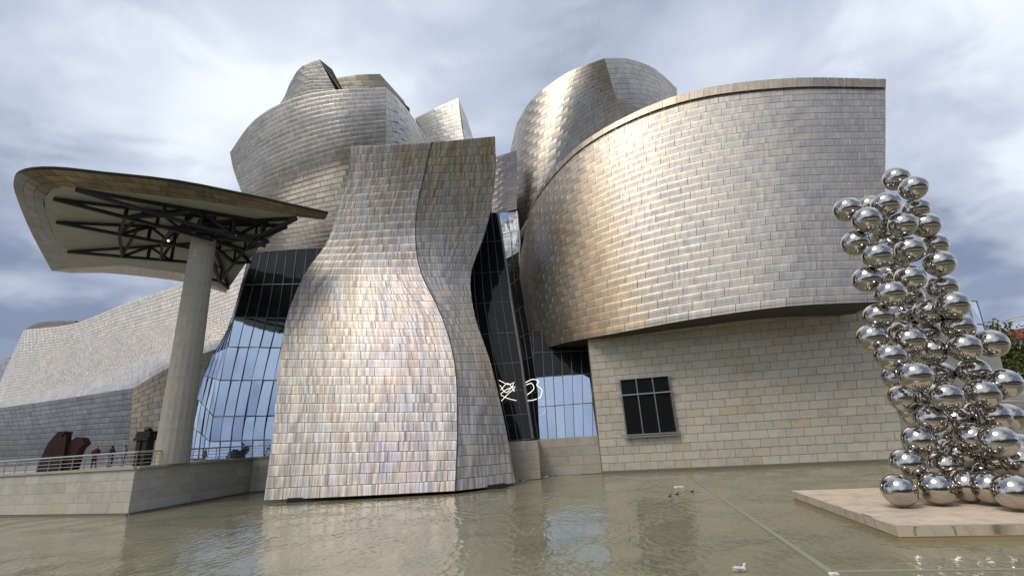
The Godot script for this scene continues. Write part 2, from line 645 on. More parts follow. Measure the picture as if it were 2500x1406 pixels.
func sky_image() -> Image:
	var w := 1536
	var h := 768
	var im := Image.create(w, h, false, Image.FORMAT_RGBF)
	var n1 := FastNoiseLite.new()
	n1.seed = 39
	n1.noise_type = FastNoiseLite.TYPE_SIMPLEX_SMOOTH
	n1.frequency = 0.42
	n1.fractal_octaves = 5
	n1.fractal_gain = 0.5
	n1.domain_warp_enabled = true
	n1.domain_warp_amplitude = 0.9
	n1.domain_warp_frequency = 0.35
	var n2 := FastNoiseLite.new()
	n2.seed = 29
	n2.noise_type = FastNoiseLite.TYPE_SIMPLEX_SMOOTH
	n2.frequency = 1.3
	n2.fractal_octaves = 4
	var dark := Vector3(0.19, 0.23, 0.335)
	var grey := Vector3(0.4, 0.45, 0.56)
	var pale := Vector3(0.72, 0.77, 0.83)
	im.fill(Color(0.16, 0.15, 0.13))
	for j in h / 2 + 4:
		var el := (0.5 - (j + 0.5) / h) * PI
		var ce := cos(el)
		var se := maxf(sin(el), 0.0)
		for i in w:
			var az := ((i + 0.5) / w - 0.5) * TAU
			var d := Vector3(sin(az) * ce, se, -cos(az) * ce)
			var q := Vector2(d.x, d.z) / (se + 0.22)
			var a := n1.get_noise_2d(q.x + q.y * 0.25 + 170.2, q.y * 1.35)
			var b := n2.get_noise_2d(q.x * 0.9 + 7.0, q.y * 1.1)
			var t := 0.42 + a * 0.95 + b * 0.46
			t += 0.34 * exp(-(pow((az - 0.55) / 0.55, 2) + pow((el - 0.72) / 0.42, 2)))
			t -= 0.24 * exp(-pow((az + 0.62) / 0.5, 2))
			t -= 0.2 * exp(-(pow((az + 0.7) / 0.5, 2) + pow((el - 0.65) / 0.2, 2)))
			t -= 0.14 * exp(-(pow((az + 0.75) / 0.35, 2) + pow((el - 0.32) / 0.2, 2)))
			t -= 0.2 * exp(-(pow((az - 0.8) / 0.25, 2) + pow((el - 0.25) / 0.16, 2)))
			t += 0.3 * exp(-pow((el - 0.03) / 0.09, 2))
			t = clampf(t, 0, 1)
			var c := dark.lerp(grey, smoothstep(0.0, 0.45, t)).lerp(pale, smoothstep(0.35, 1.0, t))
			im.set_pixel(i, j, Color(c.x, c.y, c.z))
	return im

# ================================================================ the scene
func _ready() -> void:
	rng.seed = 7
	var cam := Camera3D.new()
	cam.name = "camera"
	add_child(cam)
	cam.transform = Transform3D(Basis(Vector3(0.997948, -0.061142, -0.018990), Vector3(0.064023, 0.953041, 0.295997), Vector3(-0.000000, -0.296606, 0.955000)), eye)
	cam.fov = 63.3215
	cam.near = 0.1
	cam.far = 4000
	cam.current = true
	var env := Environment.new()
	var sky := Sky.new()
	var sm := PanoramaSkyMaterial.new()
	sm.panorama = ImageTexture.create_from_image(sky_image())
	sky.sky_material = sm
	env.background_mode = Environment.BG_SKY
	env.sky = sky
	env.background_energy_multiplier = 1.0
	env.tonemap_mode = Environment.TONE_MAPPER_LINEAR
	env.tonemap_exposure = 1.3
	env.sdfgi_enabled = true
	env.ssao_enabled = true
	env.ssil_enabled = true
	var we := WorldEnvironment.new()
	we.name = "world_environment"
	we.environment = env
	add_child(we)
	var sun := DirectionalLight3D.new()
	sun.name = "sun"
	add_child(sun)
	sun.light_energy = 0.42
	sun.light_color = Color(1.0, 0.95, 0.88)
	sun.light_angular_distance = 26.0
	sun.shadow_enabled = true
	sun.look_at_from_position(Vector3(-0.52, 1.0, 0.5) * 100.0, Vector3.ZERO)
	materials()

	setting()
	museum()
	terrace()
	sculpture()
	terrace_things()
	pool_things()
	beyond()

# ---------------------------------------------------------------- ground, pool, walkway, river
func setting() -> void:
	var s := st_new()
	quad(s, Vector3(-1500, -0.6, -1500), Vector3(1500, -0.6, -1500), Vector3(1500, -0.6, 1500), Vector3(-1500, -0.6, 1500))
	struct_(put(self, "ground", done(s), mat(Color(0.2, 0.19, 0.16), 0.9)))
	s = st_new()
	quad(s, Vector3(-120, 0, -62), Vector3(90, 0, -62), Vector3(90, 0, -2.2), Vector3(-120, 0, -2.2))
	struct_(put(self, "pool_water", done(s), M.water))
	s = st_new()
	abox(s, Vector3(-140, -0.6, -2.2), Vector3(140, 1.85, 5.5))
	struct_(put(self, "walkway", done(s), mat(Color(0.2, 0.19, 0.17), 0.85)))
	s = st_new()
	quad(s, Vector3(-800, -0.3, 5.5), Vector3(800, -0.3, 5.5), Vector3(800, -0.3, 90), Vector3(-800, -0.3, 90))
	struct_(put(self, "river_water", done(s), M.water))
	s = st_new()
	abox(s, Vector3(-500, -0.6, 90), Vector3(500, 14, 130))
	struct_(put(self, "river_bank", done(s), mat(Color(0.12, 0.11, 0.09), 0.9)))
	# the hills across the river, seen only as reflections
	var n := FastNoiseLite.new()
	n.seed = 3
	n.frequency = 0.006
	s = st_new()
	for k in 80:
		var x0 := -800.0 + k * 20.0
		var x1 := x0 + 20.0
		var h0 := 62.0 + 40.0 * n.get_noise_1d(x0)
		var h1 := 62.0 + 40.0 * n.get_noise_1d(x1)
		quad(s, Vector3(x1, h1, 300), Vector3(x0, h0, 300), Vector3(x0, -0.6, 128), Vector3(x1, -0.6, 128))
		quad(s, Vector3(x0, h0, 300), Vector3(x1, h1, 300), Vector3(x1, -0.6, 420), Vector3(x0, -0.6, 420))
	struct_(put(self, "hills", done(s), mat(Color(0.045, 0.05, 0.03), 0.95)))

# ---------------------------------------------------------------- the museum
func museum() -> void:
	var m := thing("museum", "museum of curving titanium-clad volumes, leaning glass walls and pale stone, standing at the pool", "museum")
	front_fin(m)
	drum(m)
	crown_pieces(m)
	barrel(m)
	boat(m)
	stone_base(m)
	glass_walls(m)
	canopy(m)
	left_wing(m)

func front_fin(m: Node3D) -> void:
	var g := group_of(m, "front_fin", "pinched S-curved titanium sheet standing in the pool")
	var left := [
		[Vector3(-13.57, 28.83, -35.90), Vector3(-9.87, 28.04, -34.90), Vector3(-6.12, 27.87, -34.70)],
		[Vector3(-14.26, 26.51, -37.30), Vector3(-10.55, 25.91, -36.20), Vector3(-6.95, 25.91, -35.95)],
		[Vector3(-15.45, 24.01, -38.40), Vector3(-11.59, 23.36, -37.25), Vector3(-7.86, 23.16, -37.00)],
		[Vector3(-16.59, 21.04, -39.05), Vector3(-12.17, 20.46, -37.85), Vector3(-8.17, 20.31, -37.60)],
		[Vector3(-18.27, 18.21, -38.90), Vector3(-12.81, 17.46, -37.80), Vector3(-7.69, 17.01, -37.50)],
		[Vector3(-18.94, 14.19, -37.70), Vector3(-12.05, 13.33, -36.50), Vector3(-5.80, 12.78, -36.20)],
		[Vector3(-18.60, 9.69, -36.30), Vector3(-11.30, 9.06, -35.10), Vector3(-4.62, 8.59, -34.80)],
		[Vector3(-17.92, 4.73, -34.90), Vector3(-10.86, 4.37, -33.70), Vector3(-4.38, 4.02, -33.40)],
		[Vector3(-17.44, 0.19, -33.60), Vector3(-10.57, 0.21, -32.40), Vector3(-4.44, 0.17, -32.10)]]
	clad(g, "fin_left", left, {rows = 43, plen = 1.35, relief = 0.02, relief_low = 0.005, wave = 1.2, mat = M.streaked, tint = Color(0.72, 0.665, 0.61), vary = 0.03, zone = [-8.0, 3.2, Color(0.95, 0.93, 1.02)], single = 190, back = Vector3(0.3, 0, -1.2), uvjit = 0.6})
	var right := [
		[Vector3(-6.12, 27.87, -34.70), Vector3(-3.48, 28.34, -35.30), Vector3(-0.64, 29.03, -36.10)],
		[Vector3(-6.95, 25.91, -35.95), Vector3(-4.02, 26.34, -36.80), Vector3(-0.77, 26.97, -38.00)],
		[Vector3(-7.86, 23.16, -37.00), Vector3(-4.69, 23.66, -38.00), Vector3(-1.28, 24.31, -39.30)],
		[Vector3(-8.17, 20.31, -37.60), Vector3(-5.29, 20.62, -38.60), Vector3(-2.27, 21.14, -40.00)],
		[Vector3(-7.69, 17.01, -37.50), Vector3(-5.62, 17.14, -38.40), Vector3(-3.61, 17.41, -39.80)],
		[Vector3(-5.80, 12.78, -36.20), Vector3(-4.57, 13.02, -37.20), Vector3(-3.34, 13.39, -38.60)],
		[Vector3(-4.62, 8.59, -34.80), Vector3(-3.36, 8.66, -35.90), Vector3(-2.06, 8.78, -37.40)],
		[Vector3(-4.38, 4.02, -33.40), Vector3(-2.77, 3.93, -34.40), Vector3(-1.12, 3.85, -36.00)],
		[Vector3(-4.44, 0.17, -32.10), Vector3(-2.56, 0.16, -33.20), Vector3(-0.63, 0.18, -34.70)]]
	clad(g, "fin_right", right, {rows = 43, plen = 1.3, relief = 0.022, relief_low = 0.005, wave = 1.2, mat = M.streaked, tint = Color(0.71, 0.665, 0.61), vary = 0.035, single = 110, back = Vector3(-1.6, 0, -6.0), uvjit = 0.6})
	var seam := []
	for row in left:
		seam.append(row[2] + Vector3(0.02, 0, 0.03))
	var fine := []
	for k in 33:
		fine.append(line_at(seam, k / 32.0))
	pipe(g, "seam", fine, 0.045, M.backing, 6)
	# black slab painting in the dark gap between sheet and water
	var s := st_new()
	var ring := [Vector3(-15.64, 0.30, -33.08), Vector3(-4.55, 0.30, -32.98), Vector3(-1.21, 0.30, -33.50), Vector3(-2.0, 0, -37.5), Vector3(-17.0, 0, -36.6)]
	slab(s, ring, -0.3, 0.28)
	put(g, "dark_gap_slab", done(s), M.void)

func drum(m: Node3D) -> void:
	var g := group_of(m, "flared_drum", "flared titanium bowl above the tall glass wall")
	var bowl := [
		[Vector3(-34.82, 39.75, -51.00), Vector3(-30.58, 42.00, -48.20), Vector3(-25.57, 43.23, -46.40), Vector3(-19.86, 43.60, -45.60), Vector3(-13.73, 44.31, -46.50)],
		[Vector3(-34.44, 37.53, -51.60), Vector3(-29.63, 38.31, -48.80), Vector3(-24.16, 39.12, -47.00), Vector3(-18.87, 39.54, -46.10), Vector3(-13.80, 40.47, -47.00)],
		[Vector3(-33.40, 34.46, -52.20), Vector3(-28.97, 34.33, -49.80), Vector3(-23.56, 34.82, -48.20), Vector3(-18.68, 35.45, -47.40), Vector3(-14.06, 36.48, -48.20)],
		[Vector3(-32.52, 31.10, -53.40), Vector3(-28.49, 31.07, -51.60), Vector3(-23.64, 31.44, -50.60), Vector3(-18.96, 31.78, -50.00), Vector3(-14.60, 32.80, -50.40)],
		[Vector3(-32.00, 27.68, -55.00), Vector3(-28.00, 27.09, -54.20), Vector3(-23.60, 26.87, -53.60), Vector3(-19.38, 26.97, -53.20), Vector3(-15.24, 28.30, -53.00)]]
	clad(g, "bowl", bowl, {rows = 31, plen = 1.45, relief = 0.024, wave = 1.0, mat = M.titanium, tint = Color(0.6, 0.56, 0.51), vary = 0.12, single = 240, back = Vector3(2, 0, -4), hue = 0.04})
	var side := [
		[Vector3(-13.73, 44.31, -46.50), Vector3(-12.15, 43.70, -49.00), Vector3(-9.57, 40.76, -53.00)],
		[Vector3(-13.80, 40.47, -47.00), Vector3(-12.13, 40.97, -49.00), Vector3(-9.58, 39.21, -53.00)],
		[Vector3(-14.06, 36.48, -48.20), Vector3(-12.22, 36.91, -49.50), Vector3(-9.60, 37.18, -53.00)]]
	clad(g, "bowl_side", side, {rows = 11, plen = 1.6, relief = 0.008, mat = M.titanium, tint = Color(0.74, 0.7, 0.64), vary = 0.08, single = 40, back = Vector3(-1, 0, -2)})

func crown_pieces(m: Node3D) -> void:
	var g := group_of(m, "leaning_fin_roof", "narrow titanium fin rising behind the bowl")
	var fin := [
		[Vector3(-29.64, 52.52, -54.00), Vector3(-27.24, 53.49, -52.00), Vector3(-24.46, 54.13, -51.50)],
		[Vector3(-30.54, 50.70, -54.50), Vector3(-26.86, 51.26, -52.40), Vector3(-22.96, 50.88, -52.00)],
		[Vector3(-31.62, 49.52, -55.00), Vector3(-26.63, 48.22, -53.00), Vector3(-21.71, 48.32, -52.60)]]
	clad(g, "crown_fin", fin, {rows = 12, plen = 1.3, relief = 0.018, mat = M.titanium, tint = Color(0.6, 0.56, 0.5), vary = 0.15, single = 60, back = Vector3(1, 0, -2)})
	var edge := [[Vector3(-24.46, 54.13, -51.50), Vector3(-25.32, 56.12, -54.00)], [Vector3(-21.66, 49.53, -52.60), Vector3(-22.28, 51.32, -55.00)]]
	clad(g, "crown_edge", edge, {rows = 5, plen = 1.2, mat = M.titanium, tint = Color(0.7, 0.66, 0.6), single = 8, back = Vector3(0, -0.5, -0.5)})
	g = group_of(m, "dark_roof_block", "dull dark titanium roof block beside the narrow fin")
	var block := [
		[Vector3(-23.59, 54.00, -55.00), Vector3(-20.33, 53.87, -54.50), Vector3(-17.28, 54.68, -55.50)],
		[Vector3(-22.99, 51.45, -55.00), Vector3(-19.05, 50.93, -54.50), Vector3(-15.25, 51.06, -55.50)]]
	clad(g, "roof_block", block, {rows = 3, plen = 1.6, relief = 0.025, mat = M.titanium_dull, tint = Color(0.3, 0.28, 0.23), vary = 0.15, single = 20, back = Vector3(0, -0.3, -4)})
	var slope := [[Vector3(-17.28, 54.68, -55.50), Vector3(-14.38, 51.83, -58.00)], [Vector3(-16.14, 51.34, -55.50), Vector3(-13.46, 49.58, -58.00)]]
	clad(g, "roof_slope", slope, {rows = 2, plen = 1.6, mat = M.titanium_dull, tint = Color(0.34, 0.31, 0.27), single = 8, back = Vector3(0, -0.3, -3)})
	g = group_of(m, "pale_roof_block", "pale pointed titanium block left of the gap")
	var face := [
		[Vector3(-12.51, 47.74, -57.00), Vector3(-9.01, 47.80, -55.00), Vector3(-5.75, 48.31, -54.00)],
		[Vector3(-11.15, 45.14, -57.00), Vector3(-8.20, 44.35, -55.00), Vector3(-5.47, 44.20, -54.00)],
		[Vector3(-9.84, 42.34, -57.00), Vector3(-7.26, 40.81, -55.00), Vector3(-4.98, 40.16, -54.00)]]
	clad(g, "pale_face", face, {rows = 13, plen = 1.7, relief = 0.007, mat = M.titanium, tint = Color(0.78, 0.74, 0.68), vary = 0.07, single = 50, back = Vector3(0, 0, -2)})
	var side := [[Vector3(-5.75, 48.31, -54.00), Vector3(-5.01, 47.86, -58.00)], [Vector3(-4.98, 40.16, -54.00), Vector3(-3.82, 42.77, -58.00)]]
	clad(g, "pale_side", side, {rows = 13, plen = 1.7, mat = M.titanium, tint = Color(0.8, 0.77, 0.72), single = 20, back = Vector3(0, 0, -2)})
	g = group_of(m, "gap_wall", "narrow titanium wall seen in the gap")
	var gap := [[Vector3(-1.45, 35.28, -49.00), Vector3(-0.25, 35.53, -49.00), Vector3(1.70, 36.74, -50.00)], [Vector3(-1.85, 27.62, -49.50), Vector3(-0.68, 28.06, -49.50), Vector3(1.19, 28.97, -50.50)]]
	clad(g, "gap", gap, {rows = 18, plen = 1.4, mat = M.titanium, tint = Color(0.62, 0.54, 0.46), single = 40, back = Vector3(0, 0, -2)})

func barrel(m: Node3D) -> void:
	var g := group_of(m, "leaning_barrel", "leaning titanium barrel rising behind the long curved wall")
	var body_ := [
		[Vector3(2.22, 45.86, -57.00), Vector3(4.39, 46.32, -52.60), Vector3(8.40, 47.35, -49.80), Vector3(11.15, 47.47, -48.40), Vector3(13.43, 47.56, -47.60)],
		[Vector3(0.93, 41.14, -57.40), Vector3(3.04, 39.67, -52.60), Vector3(7.26, 40.71, -49.80), Vector3(11.38, 43.31, -49.60), Vector3(14.57, 44.75, -49.80)],
		[Vector3(-0.02, 35.90, -57.80), Vector3(1.97, 33.36, -53.00), Vector3(5.95, 34.14, -50.40), Vector3(11.00, 37.81, -51.20), Vector3(15.99, 41.89, -52.40)],
		[Vector3(-0.13, 32.24, -58.00), Vector3(1.69, 29.17, -53.80), Vector3(5.40, 29.78, -51.60), Vector3(10.83, 33.72, -53.20), Vector3(17.16, 38.68, -55.00)],
		[Vector3(-0.36, 24.86, -59.00), Vector3(1.71, 23.27, -55.00), Vector3(5.32, 24.28, -54.00), Vector3(10.87, 28.11, -56.00), Vector3(17.69, 33.47, -58.00)]]
	clad(g, "barrel_front", body_, {rows = 33, plen = 1.7, relief = 0.012, mat = M.titanium, tint = Color(0.6, 0.545, 0.475), vary = 0.08, single = 200, back = Vector3(3, 0, -4), hue = 0.05})
	var side := [
		[Vector3(13.43, 47.56, -47.60), Vector3(17.59, 50.39, -51.00), Vector3(22.31, 51.53, -54.50), Vector3(26.41, 50.89, -58.00)],
		[Vector3(14.57, 44.75, -49.80), Vector3(18.03, 46.25, -51.80), Vector3(22.28, 47.41, -54.60), Vector3(25.97, 47.51, -58.00)],
		[Vector3(15.99, 41.89, -52.40), Vector3(18.77, 42.11, -52.80), Vector3(22.19, 42.84, -54.80), Vector3(25.47, 42.77, -58.00)]]
	clad(g, "barrel_side", side, {rows = 12, plen = 1.7, relief = 0.007, mat = M.titanium, tint = Color(0.64, 0.59, 0.53), vary = 0.07, single = 60, back = Vector3(-1, 0, -3)})

func boat(m: Node3D) -> void:
	var g := group_of(m, "long_curved_gallery", "long curved titanium gallery overhanging the stone wall")
	var hull := [
		[Vector3(2.01, 26.01, -50.00), Vector3(3.25, 27.39, -45.00), Vector3(6.93, 29.51, -40.40), Vector3(11.63, 30.57, -37.00), Vector3(17.22, 30.77, -34.40), Vector3(23.70, 29.48, -32.00), Vector3(30.19, 27.80, -30.60)],
		[Vector3(1.01, 21.63, -49.00), Vector3(2.74, 22.04, -44.40), Vector3(5.91, 23.41, -40.20), Vector3(10.58, 24.22, -36.90), Vector3(16.05, 24.43, -34.30), Vector3(22.26, 23.64, -31.90), Vector3(28.52, 22.46, -30.50)],
		[Vector3(0.81, 17.29, -48.00), Vector3(2.51, 17.22, -43.80), Vector3(5.36, 17.98, -40.00), Vector3(9.63, 18.54, -36.80), Vector3(14.99, 18.71, -34.20), Vector3(20.93, 18.26, -31.80), Vector3(26.85, 17.34, -30.40)],
		[Vector3(1.10, 13.91, -47.00), Vector3(2.54, 13.69, -43.40), Vector3(5.07, 14.07, -39.80), Vector3(8.86, 14.18, -36.70), Vector3(14.18, 14.37, -34.10), Vector3(19.90, 14.14, -31.70), Vector3(25.49, 13.44, -30.30)],
		[Vector3(1.87, 11.11, -46.00), Vector3(2.91, 10.83, -43.20), Vector3(4.91, 10.68, -39.80), Vector3(8.27, 10.54, -36.60), Vector3(13.49, 10.71, -34.00), Vector3(19.01, 10.65, -31.60), Vector3(24.33, 10.23, -30.20)]]
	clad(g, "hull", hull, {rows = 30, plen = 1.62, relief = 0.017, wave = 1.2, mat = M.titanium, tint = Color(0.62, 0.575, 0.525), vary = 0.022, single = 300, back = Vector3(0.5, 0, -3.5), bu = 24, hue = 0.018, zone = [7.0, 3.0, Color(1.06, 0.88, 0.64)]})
	# rust-stained coping along the top
	var cop := [
		[Vector3(2.03, 26.28, -49.80), Vector3(3.23, 27.73, -44.90), Vector3(6.92, 29.87, -40.30), Vector3(11.66, 30.90, -36.90), Vector3(17.26, 31.20, -34.30), Vector3(23.73, 29.84, -31.90), Vector3(30.21, 28.02, -30.50)],
		[Vector3(2.00, 25.87, -49.80), Vector3(3.23, 27.19, -44.80), Vector3(6.88, 29.20, -40.20), Vector3(11.54, 30.16, -36.80), Vector3(17.05, 30.23, -34.20), Vector3(23.44, 28.85, -31.80), Vector3(29.88, 27.15, -30.40)]]
	clad(g, "coping", cop, {rows = 1, plen = 1.15, relief = 0.015, mat = M.titanium, tint = Color(0.5, 0.43, 0.36), vary = 0.13, hue = 0.03, single = 60, piece = "coping_panel", back = Vector3(0.3, 0, -2.0), bu = 24, bv = 2})
	# soffit
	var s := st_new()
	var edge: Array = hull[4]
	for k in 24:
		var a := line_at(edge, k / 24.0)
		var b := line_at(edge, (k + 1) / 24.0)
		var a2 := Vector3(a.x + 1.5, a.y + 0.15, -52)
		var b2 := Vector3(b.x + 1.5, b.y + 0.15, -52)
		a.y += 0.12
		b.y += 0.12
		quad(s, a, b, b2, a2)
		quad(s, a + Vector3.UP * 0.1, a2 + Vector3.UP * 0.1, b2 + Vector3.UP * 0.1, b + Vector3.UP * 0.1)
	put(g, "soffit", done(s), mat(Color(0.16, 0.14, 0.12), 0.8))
	# end wall and roof
	s = st_new()
	var e0: Vector3 = hull[0][6]
	var e1: Vector3 = hull[4][6]
	quad(s, e0 + Vector3(-0.15, 0, -0.1), e0 + Vector3(-4, 0, -22), e1 + Vector3(0, 0, -20), e1 + Vector3(-0.15, 0, -0.1))
	put(g, "end_wall", done(s), M.titanium)
	s = st_new()
	for k in 24:
		var a := line_at(hull[0], k / 24.0) + Vector3(0, -0.5, -0.5)
		var b := line_at(hull[0], (k + 1) / 24.0) + Vector3(0, -0.5, -0.5)
		quad(s, Vector3(a.x - 2, a.y, -54), Vector3(b.x - 2, b.y, -54), b, a)
	put(g, "roof", done(s), M.titanium_dull)

func plane(a: Vector3, b: Vector3, c: Vector3, d: Vector3) -> Array:
	return [[a, b], [d, c]]

func stone_base(m: Node3D) -> void:
	var g := group_of(m, "stone_wall", "pale stone block wall below the curved gallery")
	var bl := Vector3(6.14, 0.14, -39.16)
	var brr := Vector3(25.9, 0.14, -34.28)
	var up := Vector3(0, 10.9, 0)
	var flare := Vector3(1.9, 0, 0.47)
	clad(g, "long_wall", plane(bl + up, brr + up + flare, brr, bl), {rows = 18, plen = 1.22, gap = 0.012, plain = true, off = 0.03, edge = 0.015, lap = 0.0, relief = 0.006, mat = M.stone, tint = Color(0.64, 0.59, 0.5), vary = 0.07, hue = 0.03, stain = 0.04, single = 300, piece = "stone_block", rest = "small_stone_blocks", back = Vector3(0, 0, -0.5), sink = 0.034, backmat = M.joint, uvjit = 40.0, bu = 2, bv = 2, jitter = 0.03})
	# kerb at the water line
	var s := st_new()
	beam(s, bl + Vector3(0.0, -0.06, 0.02), brr + Vector3(0, -0.06, 0.02), 0.28, 0.24)
	put(g, "kerb", done(s), M.wet)
	# return wall of smooth pale stone at the right
	g = group_of(m, "smooth_stone_wall", "smooth pale stone wall behind the mirror balls")
	var r0 := brr + Vector3(0.04, 0, 0)
	var r1 := Vector3(35.5, 0.14, -38.0)
	clad(g, "return_wall", plane(r0 + Vector3(2.1, 13.0, 0.4), r1 + Vector3(0, 12.4, 0), r1, r0), {rows = 16, plen = 1.5, gap = 0.006, plain = true, off = 0.008, edge = 0.012, lap = 0.0, relief = 0.003, mat = M.stone, tint = Color(0.58, 0.55, 0.5), vary = 0.05, hue = 0.02, single = 60, piece = "stone_block", rest = "small_stone_blocks", back = Vector3(0, 0, -1.5), sink = 0.012, uvjit = 40.0, bu = 2, bv = 2})
	# low walls under the glass
	g = group_of(m, "low_stone_wall", "low stone wall under the narrow glass slot")
	var o := {rows = 4, plen = 1.1, gap = 0.006, plain = true, off = 0.02, edge = 0.02, lap = 0.0, relief = 0.006, mat = M.stone, tint = Color(0.54, 0.49, 0.41), vary = 0.1, hue = 0.03, single = 60, piece = "stone_block", back = Vector3(0, 0, -1.5), sink = 0.024, uvjit = 40.0, bu = 2, bv = 2}
	clad(g, "pier", plane(Vector3(-4.0, 2.8, -38.6), Vector3(1.25, 2.8, -38.1), Vector3(1.25, 0.02, -38.1), Vector3(-4.0, 0.02, -38.6)), o)
	clad(g, "pier_end", plane(Vector3(1.25, 2.8, -38.1), Vector3(1.45, 2.8, -40.2), Vector3(1.45, 0.02, -40.2), Vector3(1.25, 0.02, -38.1)), o)
	o.seed = 9
	clad(g, "recess", plane(Vector3(1.4, 2.85, -40.0), Vector3(6.3, 2.85, -39.6), Vector3(6.3, 0.02, -39.6), Vector3(1.4, 0.02, -40.0)), o)
	window(m)

func window(m: Node3D) -> void:
	var g := group_of(m, "wall_window", "dark six-pane window in the stone wall")
	# corners on the wall, set proud of it
	var fwd := Vector3(-0.24, 0, 0.97) * 0.16
	var wall := Vector3(25.6 - 6.14, 0, 4.81).normalized()
	var a := Vector3(6.14, 0, -39.16) + wall * 2.2 + fwd
	var y0 := 2.75
	var y1 := 7.05
	var wd := 3.78
	var s := st_new()
	var b := a + wall * wd
	beam(s, Vector3(a.x, (y0 + y1) * 0.5, a.z) - fwd * 0.6, Vector3(b.x, (y0 + y1) * 0.5, b.z) - fwd * 0.6, 0.16, y1 - y0)
	put(g, "frame_box", done(s), M.void)
	for k in 3:
		for r in 2:
			var p0 := a + wall * (wd * k / 3.0 + 0.03)
			var p1 := a + wall * (wd * (k + 1) / 3.0 - 0.03)
			var t := y1 if r == 0 else y1 - 1.25
			var u := y1 - 1.25 if r == 0 else y0
			s = st_new()
			var tw := Vector3(0, 0, 0.02 * (k - 1))
			quad(s, p0 + Vector3(0, t - 0.03, 0) + tw, p1 + Vector3(0, t - 0.03, 0) - tw, p1 + Vector3(0, u + 0.03, 0) - tw, p0 + Vector3(0, u + 0.03, 0) + tw)
			put(g, "pane", done(s), M.glass_dark)
	for k in 4:
		var p := a + wall * (wd * k / 3.0) + fwd * 0.4
		bar(g, "mullion", p + Vector3(0, y0, 0), p + Vector3(0, y1, 0), 0.085, M.alloy)
	for y in [y0, y1 - 1.25, y1]:
		bar(g, "transom", a - wall * 0.35 + Vector3(0, y, 0) + fwd * 0.55, b + wall * 0.35 + Vector3(0, y, 0) + fwd * 0.55, 0.09, M.alloy)
	bar(g, "sill", a - wall * 0.06 + Vector3(0, y0 - 0.16, 0) + fwd * 0.3, b + wall * 0.06 + Vector3(0, y0 - 0.16, 0) + fwd * 0.3, 0.3, M.alloy, 0.1)

